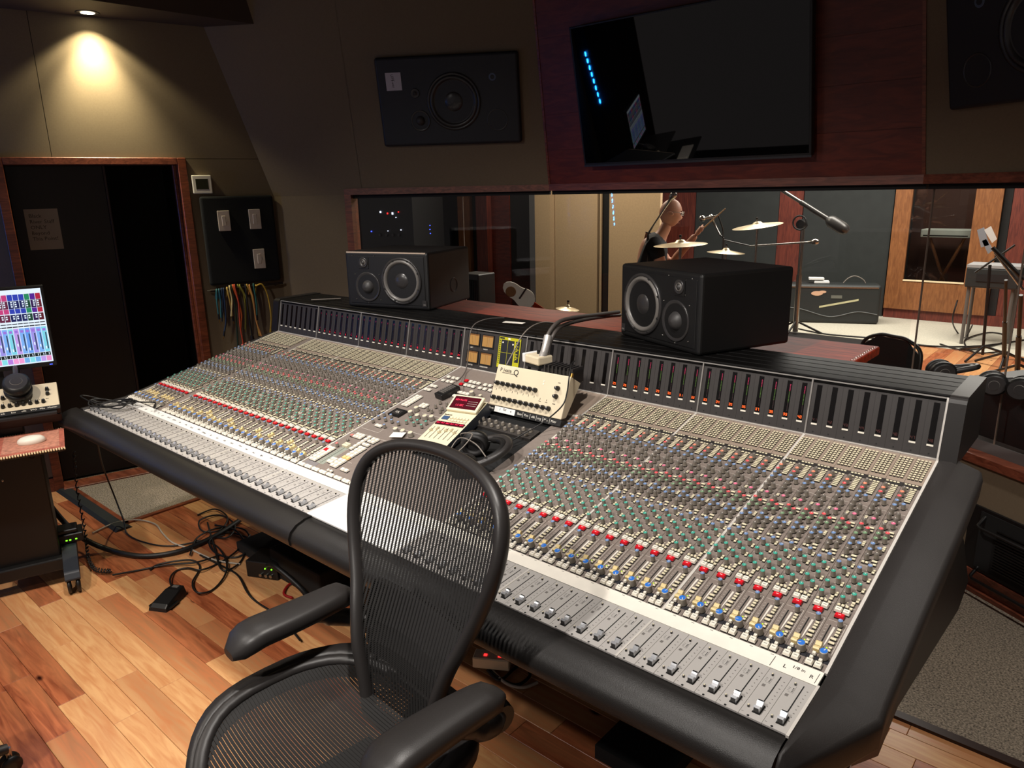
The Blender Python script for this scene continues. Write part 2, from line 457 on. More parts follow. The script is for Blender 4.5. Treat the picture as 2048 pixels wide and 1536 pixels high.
# --- carpets
q = MB(); q.prism([(-.345, .22), (2.95, .22), (2.95, 1.5), (.7, 1.5), (-.345, .85)], -.02, .003, 'carpet', 'xy'); struct(q.build('floor'), 'flecked grey carpet behind the console')
def slab(name, poly, z0, z1, m, parent=None, axes='xy'):
    q = MB(); q.prism(poly, z0, z1, m, axes); return q.build(name, parent)
carpL = slab('floor', [(-1.32, -.835), (-.375, -.835), (-.345, 1.2), (-1.1, 1.2)], -.02, .006, 'carpet'); struct(carpL, 'flecked grey carpet patch beside the door')
carpR = slab('floor', [(2.95, .205), (4.9, .17), (4.9, 1.2), (2.95, 1.75)], -.02, .006, 'carpet'); struct(carpR, 'flecked grey carpet to the right of the console')
b = MB(); b.box2((-.375, -.86, -.01), (-.345, .6, .009), 'trim'); b.box2((-1.3, -.86, -.01), (-.345, -.835, .009), 'trim'); struct(b.build('trim_1'), 'dark wooden edging around the left carpet')
b = MB(); b.add([(2.9, .175, 0), (4.9, .14, 0), (4.9, .175, 0), (2.9, .21, 0), (2.9, .175, .012), (4.9, .14, .012), (4.9, .175, .012), (2.9, .21, .012)], [(4, 5, 6, 7), (0, 1, 5, 4), (2, 3, 7, 6)], mat('edging_dark', (44, 24, 18), .5)); struct(b.build('trim_2'), 'dark wooden edging in front of the right carpet')

# --- left wall with the door
b = MB(); b.M = WLM
b.box2((.93, 0, -.12), (1.56, 2.95, -.012), 'blackm'); b.box2((-2.6, 0, -.12), (-.02, 2.95, -.012), 'blackm'); b.box2((-.02, 1.96, -.12), (.93, 2.95, -.012), 'blackm')
wall_left = struct(b.build('wall_left'), 'olive fabric wall on the left with the dark doorway')
def wpanel(parent, Mx, x0, y0, x1, y1, d=.012, m='wall', g=.0015, name='panel', z=0.):
    q = MB(); q.M = Mx; q.box2((x0 + g, y0 + g, z - d), (x1 - g, y1 - g, z), m); return q.build(name, parent)
wpanel(wall_left, WLM, -2.6, 1.975, .245, 2.76); wpanel(wall_left, WLM, .245, 1.975, 1.56, 2.76)
wpanel(wall_left, WLM, .945, .09, 1.50, 1.975); wpanel(wall_left, WLM, -.55, .09, -.035, 1.975); wpanel(wall_left, WLM, -2.6, .09, -.62, 1.975)
wpanel(wall_left, WLM, -.62, .09, -.55, 1.975, m='trim')
b = MB(); b.M = WLM; b.box2((.945, 0, 0), (1.50, .085, .014), 'trimx'); b.box2((-.7, 0, 0), (-.04, .085, .014), 'trimx'); struct(b.build('baseboard_left'), 'wooden baseboard of the left wall')
# door
d1 = MB(); d1.M = WLM; d1.box2((-.01, .0, -.9), (.94, 1.95, -.88), 'blackm'); d1.box2((-.03, 0, -.9), (-.012, 1.96, -.1), 'blackm'); d1.box2((.942, 0, -.9), (.96, 1.96, -.1), 'blackm'); d1.box2((-.03, 1.95, -.9), (.96, 1.965, -.1), 'blackm'); d1.box2((-.03, -.01, -.9), (.96, 0, -.0), 'darkroom')
door1 = struct(d1.build('door_1'), 'open doorway in the left wall with a dark door behind')
def dpart(name, a, c, m):
    q = MB(); q.M = WLM; q.box2(a, c, m); return bev(q.build(name, door1), .003, 1)
dpart('door_frame', (-.045, 0, -.12), (.004, 1.98, .018), 'trim'); dpart('door_frame', (.905, 0, -.12), (.955, 1.98, .018), 'trim'); dpart('door_frame', (.004, 1.94, -.12), (.905, 1.98, .018), 'trimx')
dpart('door_stop', (.885, 0, -.10), (.905, 1.94, -.06), 'trim')
dpart('threshold', (.0, 0, -.09), (.91, .016, .05), 'trimx')
leafm = wood('door_leaf_dark', (15, 9, 8), (20, 13, 11), .5, (8, 8, 2))
dpart('door_leaf', (.006, .02, -.16), (.50, 1.94, -.12), leafm)
dpart('door_edge', (.50, .02, -.16), (.515, 1.94, -.12), mat('door_edge', (44, 26, 20), .5))
# --- notice on the door
sg = thing('door_sign', 'white paper notice taped to the dark door leaf', 'sign', wl(.145, 1.46, -.118))
q = MB(); q.M = frame((0, 0, 0), UL, (0, 0, 1), NL); q.box2((-.085, 0, 0), (.085, .235, .001), 'paper'); q.build('sheet', sg)
for i, t in enumerate(('Black', 'River Staff', 'ONLY', 'Beyond', 'This Point!')):
    text('lettering', t, .030, mat('notice_ink', (60, 56, 52), .8), frame(UL * -.065 + Vector((0, 0, .195 - i * .033)) + NL * .0015, UL, (0, 0, 1), NL), sg, 'LEFT', .0002)

# --- dropped soffit with recessed downlight over the door
sz = 2.745
f0 = at(181, 0, Z=sz); f1 = at(543, 53, Z=sz); fd = (f1 - f0).normalized(); f00 = f0 - fd * 2.2; f11 = f0 + fd * 1.6
w00 = wl(-2.4, sz, -.05); w11 = wl(1.75, sz, -.05)
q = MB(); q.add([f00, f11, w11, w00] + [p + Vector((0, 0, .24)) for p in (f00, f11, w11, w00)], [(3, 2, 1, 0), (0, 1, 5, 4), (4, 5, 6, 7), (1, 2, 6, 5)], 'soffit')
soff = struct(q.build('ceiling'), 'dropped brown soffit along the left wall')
q = MB(); q.box2((-2.6, -3.6, CEIL), (5.4, 1.7, CEIL + .05), mat('ceiling_dark', (70, 60, 52), .9)); struct(q.build('ceiling'), 'ceiling of the control room')
dlp = at(175, 25, Z=sz)
dl = thing('recessed_downlight', 'small round recessed downlight glowing in the soffit above the door', 'downlight', dlp)
q = MB(); q.lathe([(.05, .0), (.062, -.004), (.062, 0)], 20, mat('downlight_bezel', (40, 38, 36), .4), cap1=False); q.lathe([(.05, 0), (.042, .03)], 20, 'chrome', cap1=False); q.build('bezel', dl)
q = MB(); q.lathe([(.0, -.002), (.036, -.003)], 20, emis('lamp_glow', (255, 244, 205), 14), cap1=False); q.build('lamp', dl)
spot(dlp + Vector((0, 0, -.012)), dlp + Vector((0, 0, -2)), 26, 112, .35, (1, .88, .56), .03)
spot(dlp + Vector((0, 0, -.012)), dlp + Vector((0, 0, -2)) - NL * .25, 120, 74, 1.0, (1, .88, .56), .03)

# --- front walls below and above the window
ZW0, ZW1 = .61, 1.735
def lowwall(name, Mx, x0, x1, label, open0=None):
    q = MB(); q.M = Mx; q.box2((x0, 0, -.14), (x1, .575, -.012), 'blackm')
    if open0: q.box2((0, .575, -.14), (open0, 1.76, -.012), 'blackm')
    o = struct(q.build(name), label)
    return o
wfl = lowwall('wall_front_left', FLM, 0, 1.85, 'olive fabric wall left of and below the studio window', .5)
wpanel(wfl, FLM, 0.0, .09, .50, 1.765); wpanel(wfl, FLM, .50, .09, 1.85, .575)
wfc = lowwall('wall_front', FCM, 0, 2.117, 'olive fabric wall below the middle of the studio window'); wpanel(wfc, FCM, 0, .09, 2.117, .575)
wfr = lowwall('wall_front_right', FRM, 0, 1.85, 'olive fabric wall below the right end of the studio window'); wpanel(wfr, FRM, 0, .14, 1.85, .575)
for Mx, L, nm in ((FLM, 1.85, 'baseboard_front_left'), (FCM, 2.117, 'baseboard_front'), (FRM, 1.85, 'baseboard_front_right')):
    q = MB(); q.M = Mx; q.box2((0, 0, 0), (L, .105, .012), 'trimx'); q.box2((0, 0, .012), (L, .028, .026), 'trimx'); bev(struct(q.build(nm), 'reddish wooden baseboard'), .003, 1)
win = empty('window_1'); struct(win, 'wide studio window in wooden frame looking into the live room')
def wpart(name, Mx, a, c, m):
    q = MB(); q.M = Mx; q.box2(a, c, m); return q.build(name, win)
wpart('frame_top', FLM, (.50, 1.735, -.10), (1.86, 1.775, .02), 'trimx'); wpart('frame_top', FCM, (-.01, 1.735, -.10), (2.127, 1.775, .02), 'trimx'); wpart('frame_top', FRM, (-.01, 1.735, -.10), (1.85, 1.775, .02), 'trimx')
wpart('frame_jamb', FLM, (.50, .575, -.10), (.545, 1.735, .02), 'trim')
for Mx, a, c in ((FLM, .50, 1.85), (FCM, 0, 2.117), (FRM, 0, 1.85)):
    wpart('sill', Mx, (a, .575, -.10), (c, .612, .016), 'trimx')
    wpart('sill_ledge', Mx, (a, .612, -.10), (c, .66, -.05), mat('ledge_grey', (96, 92, 90), .4))
    wpart('head_gap', Mx, (a, 1.712, -.10), (c, 1.735, -.02), 'blackm')
for Mx, a, c in ((FLM, .545, 1.276), (FLM, 1.28, 1.845), (FCM, .003, 2.115), (FRM, .002, .468), (FRM, .472, 1.85)):
    q = MB(); q.M = Mx; q.quad([(a, .66, -.055), (c, .66, -.055), (c, 1.72, -.055), (a, 1.72, -.055)], M['glass']); q.build('pane', win)
seamm = mat('glass_seam', (120, 104, 92), .3)
for Mx, a in ((FLM, 1.278), (FRM, 0), (FRM, .47)):
    wpart('pane_joint', Mx, (a - .002, .66, -.058), (a + .002, 1.72, -.050), seamm)
LEAN = R(12); ZT = CEIL; dd = math.tan(LEAN) * (ZT - 1.775)
def isect(p, u, q2, v2):
    den = u.x * v2.y - u.y * v2.x; w = q2 - p; t = (w.x * v2.y - w.y * v2.x) / den; return p + u * t
nF = Vector((math.sin(R(32)), -math.cos(R(32)), 0)); nC = Vector((0, -1, 0)); nR = Vector((-math.sin(R(32)), -math.cos(R(32)), 0))
z1 = Vector((0, 0, 1.775)); z2 = Vector((0, 0, ZT))
t0 = isect(CO + nF * dd, UF, A0, UL); tP = isect(CO + nF * dd, UF, PL + nC * dd, Vector((1, 0, 0))); tQ = isect(QR + nR * dd, UR, PL + nC * dd, Vector((1, 0, 0))); tE = ER + nR * dd
def lean_quad(name, p0, p1, q1, q0, m, label):
    n = ((p1 - p0).cross(q0 - p0)).normalized(); k = n * -.04 if n.y < 0 else n * .04
    q = MB(); q.add([p0 + z1, p1 + z1, q1 + z2, q0 + z2] + [v + k for v in (p0 + z1, p1 + z1, q1 + z2, q0 + z2)], [(0, 1, 2, 3), (7, 6, 5, 4), (4, 5, 1, 0)], m)
    return struct(q.build(name), label)
wall2 = M['wall']
seam_s = .62                                      # panel seam left of the wall speaker
pm = CO + UF * seam_s; tm = isect(pm, Vector((nF.x, nF.y, 0)), t0, UF)
lean_quad('wall_upper_left', CO, pm - UF * .001, tm - UF * .001, t0, wall2, 'leaning olive fabric panel above the wall switches')
lean_quad('wall_upper_left', pm + UF * .001, PL, tP, tm + UF * .001, wall2, 'leaning olive fabric panel that carries the left wall loudspeaker')
lean_quad('wall_upper_right', QR, ER, tE, tQ, wall2, 'leaning olive fabric wall that carries the right wall loudspeaker')
upc = lean_quad('wall_upper_front', PL, QR, tQ, tP, 'panelw', 'leaning reddish wood panelled wall behind the television')
LCM = frame(PL + z1, (1, 0, 0), (0, -math.sin(LEAN), math.cos(LEAN)), (0, -math.cos(LEAN), -math.sin(LEAN)))
LLM = frame(CO + z1, UF, nF * math.sin(LEAN) + Vector((0, 0, math.cos(LEAN))), nF * math.cos(LEAN) - Vector((0, 0, math.sin(LEAN))))
LRM = frame(QR + z1, UR, nR * math.sin(LEAN) + Vector((0, 0, math.cos(LEAN))), nR * math.cos(LEAN) - Vector((0, 0, math.sin(LEAN))))
k = 0; hh = .205; ztop = (ZT - 1.775) / math.cos(LEAN)
tl = (tP.x - PL.x) / ztop; tr = (tQ.x - QR.x) / ztop
while k * hh < ztop - .05:
    a, c = k * hh + .0015, min((k + 1) * hh, ztop) - .0015
    q = MB(); q.M = LCM; W0 = QR.x - PL.x
    lo = [(.012 + tl * a, a), (W0 - .012 + tr * a, a), (W0 - .012 + tr * c, c), (.012 + tl * c, c)]
    q.prism(lo, 0, .012, 'panelw', 'xy'); q.build('panel', upc); k += 1
for sx in (0, 1):
    q = MB(); q.M = LCM; x0 = 0 if sx == 0 else W0; tt = tl if sx == 0 else tr; e = .014 if sx == 0 else -.014
    q.prism([(x0, 0), (x0 + e, 0), (x0 + e + tt * ztop, ztop), (x0 + tt * ztop, ztop)], 0, .016, 'trim', 'xy'); q.build('edge_trim', upc)
# right side wall of the control room (just out of view)
q = MB(); q.M = frame(ER, V2(-74), (0, 0, 1), Vector((-math.sin(R(74)), -math.cos(R(74)), 0))); q.box2((0, 0, -.1), (2.4, 2.95, 0), 'wall'); struct(q.build('wall_right'), 'olive fabric wall on the right side')

# ---------------------------------------------------------------- the live room behind the glass
YB = 8.3
def bx(px, Y=YB): return at(px, 395, Y=Y).x
q = MB(); q.box2((-9, 1.75, -.06), (9, 9, -.022), 'blackm'); lfl = struct(q.build('floor'), 'floor of the live room behind the glass')
q = MB(); q.box2((-6, 1.75, -.03), (1.5, 6.6, 0), 'darkroom'); struct(q.build('floor'), 'dark part of the live room floor')
q = MB(); q.box2((-6, 6.6, -.03), (9, 8.6, .004), 'carpetl'); struct(q.build('floor'), 'pale carpet of the live room')
rp = random.Random(5); xx = 1.5
while xx < 5.2:
    yy = 1.8
    while yy < 6.59:
        L = round((.9 + rp.random() * 1.2) * 20) / 20
        if yy + L > 6.6: L = max(.05, math.floor((6.6 - yy) * 20) / 20)
        plank(lfl, yy, xx, L, .14, 'y'); yy += L
    xx += .14
q = MB(); q.box2((-9, 8.35, 0), (bx(1825), 8.45, 3.4), 'darkroom'); q.box2((bx(1955), 8.35, 0), (9, 8.45, 3.4), 'darkroom'); q.box2((bx(1825), 8.35, 0), (bx(1955), 8.45, .5), 'darkroom'); wlb = struct(q.build('wall_live_back'), 'back wall of the live room with panels')
def lpanel(px0, px1, m, z0=0, z1=3.3, d=.05, name='panel', Y=YB, parent=None):
    q = MB(); q.box2((bx(px0, Y), Y, z0), (bx(px1, Y), Y + d, z1), m); return q.build(name, parent or wlb)
for a_, c_, d_ in ((1040, 1107, .05), (1110, 1195, .05), (1219, 1321, .05), (1200, 1203, .03)): lpanel(a_, c_, 'panelb', d=d_, Y=6.0)
lpanel(1040, 1321, 'darkroom', d=.05, Y=6.06, name='backing')
lpanel(1323, 1391, 'redwood', d=.08, name='column'); lpanel(1393, 1559, 'panelg', .0); lpanel(1560, 1607, 'redwood', d=.08, name='column'); lpanel(1609, 1789, 'panelg')
lpanel(2027, 2100, 'redwood', name='column'); lpanel(2010, 2026, 'darkroom', d=.02)
q = MB(); q.box2((bx(1793), YB - .02, 0), (9, YB + .0, .13), 'redwood'); struct(q.build('baseboard_live'), 'red wooden baseboard in the live room')
# glazed sliding door in the live room
ld = empty('door_2'); struct(ld, 'oak framed glass door at the back of the live room')
def ldp(name, a0, a1, z0, z1, m, y0=YB - .05, y1=YB):
    q = MB(); q.box2((a0, y0, z0), (a1, y1, z1), m); return q.build(name, ld)
xa, xb, xc, xd = bx(1793), bx(1827), bx(1953), bx(2008)
ldp('stile', xa, xb, .13, 3.2, 'oak'); ldp('stile', xc, xd, .13, 3.2, 'oak'); ldp('bottom_rail', xb, xc, .13, .5, 'oak'); ldp('glazing_bead', xb, xc, .5, .515, mat('bead_pale', (240, 220, 180), .4), YB - .06)
q = MB(); q.quad([(xb, YB - .02, .5), (xc, YB - .02, .5), (xc, YB - .02, 3.2), (xb, YB - .02, 3.2)], M['glass']); q.build('pane', ld)
q = MB(); q.box2((xb - .3, YB + .03, -.02), (xc + .3, YB + .94, .0), 'plank'); struct(q.build('floor'), 'floor of the dim room behind the oak door')
q = MB(); q.box2((xb - .3, YB + .95, 0), (xc + .3, YB + 1.0, 3.2), mat('far_room_brown', (70, 40, 28), .8)); struct(q.build('wall_far_room'), 'dim room seen through the oak door')
# dark booth behind the left end of the window
YD = 4.4
q = MB(); q.box2((at(640, 395, Y=YD).x - 1, YD, 0), (bx(1058, YD), YD + .1, 3.3), 'darkroom'); wb_ = struct(q.build('wall_live_left'), 'dark booth wall with wooden door casings behind the left glass')
for a, c, m, d in ((921, 944, 'oak', .06), (962, 984, 'redwood', .1), (984, 1020, 'panelw', .02)):
    lpanel(a, c, m, d=-d, name='casing', Y=YD, parent=wb_)
q = MB(); q.prism([(bx(1056, YD) - .1, YD), (bx(1056, YD), YD), (bx(1046), YB + .05), (bx(1046) - .1, YB + .05)], 0, 3.3, 'panelg', 'xy'); struct(q.build('wall_live_side'), 'dark side wall of the booth')
q = MB(); q.box2((-9, 1.75, 3.4), (9, 9, 3.45), mat('live_ceiling', (150, 140, 125), .9)); struct(q.build('ceiling'), 'ceiling of the live room')
q = MB(); q.box2((5.6, 1.75, 0), (5.7, 9, 3.4), 'panelg'); struct(q.build('wall_live_right'), 'right wall of the live room')

# ================================================================ THE MIXING CONSOLE
XS = [0, .368, .736, 1.104, 1.472, 1.832, 2.249, 2.617, 2.985, 3.353]
PITCHW = .046
SV = Vector((0, .97446, .22464)); SN = Vector((0, -.22464, .97446)); S0 = Vector((0, -.865, .7916)); SL = .8877
FV = Vector((0, .99748, .07088)); FN = Vector((0, -.07088, .99748)); F0 = Vector((0, -1.0646, .7758)); FL_ = .1552
MV = Vector((0, .20746, .97824)); MN = Vector((0, -.97824, .20746)); M0 = Vector((0, 0, .991)); ML = .1769
SM = frame(S0, (1, 0, 0), SV, SN)        # x along the desk, y up the slope, z out of the panel
FM = frame(F0, (1, 0, 0), FV, FN)
MM = frame(M0, (1, 0, 0), MV, MN)
def T(Mx, x, y, z=0.): return Mx @ Matrix.Translation((x, y, z))
con = thing('mixing_console', 'large grey analogue mixing console with rows of coloured knobs and faders', 'mixing console', (1.68, -.45, 0))
CI = Matrix.Translation((-1.68, .45, 0))
def cpart(q, name, kind=None, parent=con):
    o = q.build(name, parent)
    o.matrix_local = CI if parent is con else Matrix.Identity(4)
    if kind: o['kind'] = kind
    return o
def csub(name, me, parent, mw): return inst(name, me, parent, mw)

def knob_mb(q, x, y, cap, r=.0060, h=.0185, ang=0., n=9, Mx=SM):
    q.M = Mx @ Matrix.Translation((x, y, 0))
    q.lathe([(r * .95, 0), (r * .95, .0035)], n, 'black', cap1=False)
    q.lathe([(r, .0035), (r * .9, h)], n, 'knob', cap1=False)
    q.lathe([(r * .9, h), (r * .72, h + r * .16)], n, 'cap_' + cap, capm='cap_' + cap, smooth=False)
    ca, sa = math.cos(ang), math.sin(ang); w = r * .13; z = h + r * .19
    q.quad([(-sa * w + 0, ca * w, z), (-sa * w + ca * r * .5, ca * w + sa * r * .5, z), (sa * w + ca * r * .5, -ca * w + sa * r * .5, z), (sa * w, -ca * w, z)], 'line')
def bigknob_mb(q, x, y, cap='B', ang=0., Mx=SM, r=.0098, h=.0185, n=16):
    q.M = Mx @ Matrix.Translation((x, y, 0))
    q.lathe([(r * 1.05, 0), (r * 1.05, .002)], n, 'black', cap1=False)
    q.lathe([(r, .002), (r * .84, h)], n, 'knob', cap1=False)
    q.lathe([(r * .84, h), (r * .84, h + .001), (r * .78, h + .0022)], n, 'line', cap1=False)
    q.lathe([(r * .78, h + .0022), (r * .74, h + .0026)], n, 'cap_' + cap, capm='cap_' + cap)
    ca, sa = math.cos(ang), math.sin(ang); w = r * .07; z = h + .0029
    q.quad([(-sa * w, ca * w, z), (-sa * w + ca * r * .7, ca * w + sa * r * .7, z), (sa * w + ca * r * .7, -ca * w + sa * r * .7, z), (sa * w, -ca * w, z)], 'line')
def button_mb(q, x, y, w, d, h, m='cream', Mx=SM):
    q.M = Mx; b0 = h * (.42 if h > .0082 else .72)
    q.box((x, y, b0 / 2), (w, d, b0), 'black', bottom=False)
    e = min(w, d) * .10; z0, z1_ = b0, h
    a, c = w / 2, d / 2
    q.add([(x - a, y - c, z0), (x + a, y - c, z0), (x + a, y + c, z0), (x - a, y + c, z0), (x - a + e, y - c + e, z1_), (x + a - e, y - c + e, z1_), (x + a - e, y + c - e, z1_), (x - a + e, y + c - e, z1_)],
          [(4, 5, 6, 7), (0, 1, 5, 4), (1, 2, 6, 5), (2, 3, 7, 6), (3, 0, 4, 7)], m)

# layout of one channel strip, measured across (0..1) and up the slope (m)
KN = [(.28, .6906, 'K'), (.29, .6683, 'o'), (.27, .6469, 'r'), (.27, .6250, 'b'), (.28, .6024, 'b'), (.68, .6138, 'b'),
      (.28, .5804, 'K'), (.28, .5582, 'K'), (.69, .5678, 'K'), (.69, .5449, 'K'), (.69, .5225, 'p'), (.29, .5109, 'K'),
      (.28, .4895, 'r'), (.67, .4783, 'r'), (.27, .4684, 'g'), (.27, .4472, 'g'), (.67, .4568, 'g'),
      (.28, .4243, 'b'), (.28, .4012, 'b'), (.68, .4122, 'b'), (.28, .3790, 'K'), (.68, .3906, 'K'),
      (.28, .3251, 'b'), (.68, .3420, 'b'),
      (.28, .2867, 't'), (.67, .3068, 't'), (.27, .2492, 't'), (.67, .2685, 't'), (.27, .2121, 't'), (.67, .2313, 't'), (.69, .1378, 'b')]
BT = []                                              # small cream buttons: u, v, w, d, h
for rr in range(10):
    for cc in range(4):
        BT.append((.16 + cc * .207, .8585 - rr * .0112, .0066, .0052, .0062))
for cc in range(4): BT.append((.17 + cc * .195, .7285, .0066, .0052, .0040))
BT += [(.31, .7115, .008, .006, .004), (.56, .7095, .007, .0062, .0045), (.76, .7095, .007, .0062, .0045)]
for k in range(7): BT.append((.68, .6975 - k * .0085, .0145, .0044, .0058))
BT += [(.20, .5430, .007, .004, .005), (.20, .5370, .007, .004, .005), (.74, .5010, .012, .006, .005), (.82, .4880, .007, .006, .005),
       (.78, .4380, .007, .005, .005), (.78, .4310, .007, .005, .005), (.78, .4240, .007, .005, .005),
       (.18, .3655, .0066, .0066, .0055), (.36, .3655, .0066, .0066, .0055), (.67, .3760, .0125, .006, .0055), (.74, .3640, .0075, .006, .0055)]
for vv in (.3420, .3068, .2685, .2313):
    BT += [(.86, vv + .002, .0065, .006, .0055), (.86, vv - .0062, .0065, .006, .0055)]
for vv in (.2867, .2492, .2121): BT += [(.47, vv + .004, .004, .003, .0012), (.47, vv - .004, .004, .003, .0012)]
BT += [(.18, .1985, .0066, .0066, .0065), (.37, .1985, .0066, .0066, .0065), (.57, .1985, .0066, .0066, .0065), (.76, .1960, .0066, .0066, .0065), (.74, .2165, .0075, .006, .006), (.74, .2083, .0075, .006, .006)]
BT += [(.74, .1241, .0085, .0058, .0055), (.74, .1151, .0085, .0058, .0055), (.74, .1061, .0085, .0058, .0055), (.70, .0933, .0125, .0062, .0055), (.70, .0807, .0125, .0062, .0055), (.76, .0664, .0066, .0058, .005), (.76, .0581, .0066, .0058, .005)]
BIG = [('w', .285, .1815, .0155, .0155, .0095), ('w', .665, .1800, .0155, .0155, .0095), ('w', .27, .0085, .0155, .0135, .0105), ('w', .66, .0085, .0155, .0135, .0105),
       ('s', .28, .0352, .0080, .0080, .0085), ('s', .26, .0222, .0080, .0080, .0085), ('s', .66, .0222, .0080, .0080, .0085)]

def strip_mesh(w, s):
    q = MB(); q.M = SM; W1 = w - .0009
    q.box((w / 2, SL / 2, -.003), (W1, SL, .006), 'strip', bottom=False)
    q.box((w / 2, .8085, .0003), (W1, .140, .0006), 'stripL', bottom=False)
    q.box((w / 2, .7265, .0007), (W1, .020, .0006), 'dark', bottom=False)
    q.box((w / 2, .0285, .0004), (W1, .013, .0006), mat('strip_band_navy', (36, 36, 42), .4), bottom=False)
    q.box((.28 * s, .090, .0004), (.0026, .088, .0006), 'blackm', bottom=False)
    # printed frame lines, scale ticks and the tapering level wedge
    def ln(x0, y0, x1, y1): q.quad([(x0, y0, .0006), (x1, y0, .0006), (x1, y1, .0006), (x0, y1, .0006)], 'line')
    t = .0007
    for (a, c, e, g) in ((.08, .148, .92, .148 + t), (.92 - .016, .050, .92, .148), (.08, .2025, .92, .2025 + t), (.08, .333, .92, .333 + t), (.08, .356, .92, .356 + t), (.06, .44, .1, .44 + t), (.08, .4355, .92, .4355 + t), (.08, .500, .5, .500 + t), (.5, .589, .92, .589 + t)):
        ln(a * s, c, e * s, g)
    for k in range(8): ln(.10 * s, .062 + k * .0098, .19 * s, .0626 + k * .0098)
    q.quad([(.42 * s, .050, .0006), (.44 * s, .050, .0006), (.53 * s, .131, .0006), (.42 * s, .131, .0006)], 'line')
    for (u, v, c) in KN:                                   # tick marks around each knob
        for a in (-150, -90, -30, 30, 90, 150):
            ca, sa = math.cos(R(a + 90)), math.sin(R(a + 90))
            x, y_ = u * s + ca * .0082, v + sa * .0082
            q.quad([(x - .0006, y_ - .0006, .0006), (x + .0006, y_ - .0006, .0006), (x + .0006, y_ + .0006, .0006), (x - .0006, y_ + .0006, .0006)], 'line')
    return q.mesh('channel_strip')
def cap_mesh():
    q = MB(); q.prism([(-.0125, .001), (-.0125, .0105), (-.0085, .0125), (-.002, .0085), (.002, .0085), (.0085, .0125), (.0125, .0105), (.0125, .001)], -.0062, .0062, mat('fader_cap_cream', (224, 202, 146), .4)); 
    q.box((0, 0, .0086), (.0126, .0006, .0006), 'ink', bottom=False); return q.mesh('monitor_fader')
def one(fn, name, *a, **k):
    q = MB(); fn(q, 0, 0, *a, Mx=Matrix.Identity(4), **k); return q.mesh(name)
ME = {}
for c in 'Korbpgt':
    for v in range(3): ME[c + str(v)] = one(knob_mb, 'knob', c, ang=R((30, 90, 150)[v]))
for v in range(3): ME['B%d' % v] = one(bigknob_mb, 'level_knob', 'B', ang=R((70, 200, 300)[v]))
ME['cap'] = cap_mesh()
ME['red'] = one(button_mb, 'red_button', .0205, .0125, .0095, 'redb')
ME['w'] = one(button_mb, 'button', .0155, .0145, .0100, 'white')
ME['s'] = one(button_mb, 'button', .0080, .0080, .0085, 'white')
q = MB(); q.lathe([(.0019, 0), (.0015, .0012)], 6, 'ledy'); ME['ledy'] = q.mesh('led')
q = MB(); q.box((0, 0, .0004), (.008, .0012, .0003), 'ink', bottom=False); ME['mark'] = q.mesh('legend')
SM4 = strip_mesh(PITCHW, PITCHW); SM0 = strip_mesh(.040, .040)
kf = MB(); bf = MB()                                    # the fields of far knobs and small buttons
rk = random.Random(3)
for sec in (0, 1, 2, 3, 6, 7, 8):
    w = .040 if sec == 0 else PITCHW
    for ch in range(8):
        X = XS[sec] + ch * w
        near = sec >= 7
        st = inst('channel_strip', SM0 if sec == 0 else SM4, con, CI @ Matrix.Translation((X, 0, 0)))
        B0 = Matrix.Identity(4)
        for (u, v, c) in KN:
            hero = sec == 8 or (sec == 7 and c in 'tp')
            if hero: inst('knob', ME[c + str(rk.randrange(3))], st, T(SM, u * w, v))
            else: knob_mb(kf, X + u * w, v, c, ang=R(rk.choice((30, 60, 90, 120, 150))))
        for (u, v, ww, d, h) in BT: button_mb(bf, X + u * w, v, ww * w / PITCHW, d, h)
        for (t, u, v, ww, d, h) in BIG:
            if sec >= 6 or (t == 'w' and v < .1): inst('button', ME[t], st, T(SM, u * w, v))
            else: button_mb(bf, X + u * w, v, ww * w / PITCHW, d, h, 'white')
        inst('red_button', ME['red'], st, T(SM, .47 * w, .1635))
        inst('level_knob', ME['B%d' % rk.randrange(3)], st, T(SM, .69 * w, .0370))
        inst('monitor_fader', ME['cap'], st, T(SM, .28 * w, .0560 if sec >= 6 else rk.choice((.052, .09, .06, .07))))
        if sec >= 7: inst('led', ME['ledy'], st, T(SM, .60 * w, .0668))
        # print on the four large keys
        q = bf; q.M = SM
        for (uu, vv, hh_) in ((.285, .1815, .0101), (.665, .18, .0101), (.27, .0085, .0101), (.66, .0085, .0101)):
            q.quad([(X + uu * w - .0035, vv - .0008, hh_), (X + uu * w + .0035, vv - .0008, hh_), (X + uu * w + .0035, vv + .0008, hh_), (X + uu * w - .0035, vv + .0008, hh_)], 'inkg')
        q.quad([(X + .47 * w - .003, .1628, .0096), (X + .47 * w + .003, .1628, .0096), (X + .47 * w + .003, .1645, .0096), (X + .47 * w - .003, .1645, .0096)], 'line')
# ---- master section controls (offsets from the left edge of the section)
q = MB(); q.M = SM
q.box2((XS[4] + .002, -.002, -.006), (XS[5] - .001, SL, 0), 'strip')
mp_ = cpart(q, 'master_panel')
q = MB(); q.M = SM
q.box2((XS[5], -.002, -.006), (XS[6] - .002, .245, 0), 'strip'); q.box2((XS[5], .655, -.006), (XS[6] - .002, SL, 0), 'stripL'); q.box2((XS[6] - .06, .245, -.006), (XS[6] - .002, .66, 0), 'strip')
cpart(q, 'pit_surround')
q = MB(); q.M = SM; q.box2((XS[5] - .02, .24, -.018), (XS[6] - .045, .66, -.010), mat('pit_velvet', (12, 12, 13), .95, bump=.8, bscale=70)); q.box2((XS[5] + .02, .50, -.012), (XS[6] - .07, .56, .002), mat('pit_rack_dark', (52, 48, 46), .5))
cpart(q, 'pit_pad')
q = MB(); knob_mb(q, 0, 0, 'K', r=.0075, h=.014, Mx=Matrix.Identity(4)); pkm = q.mesh('pit_knob')
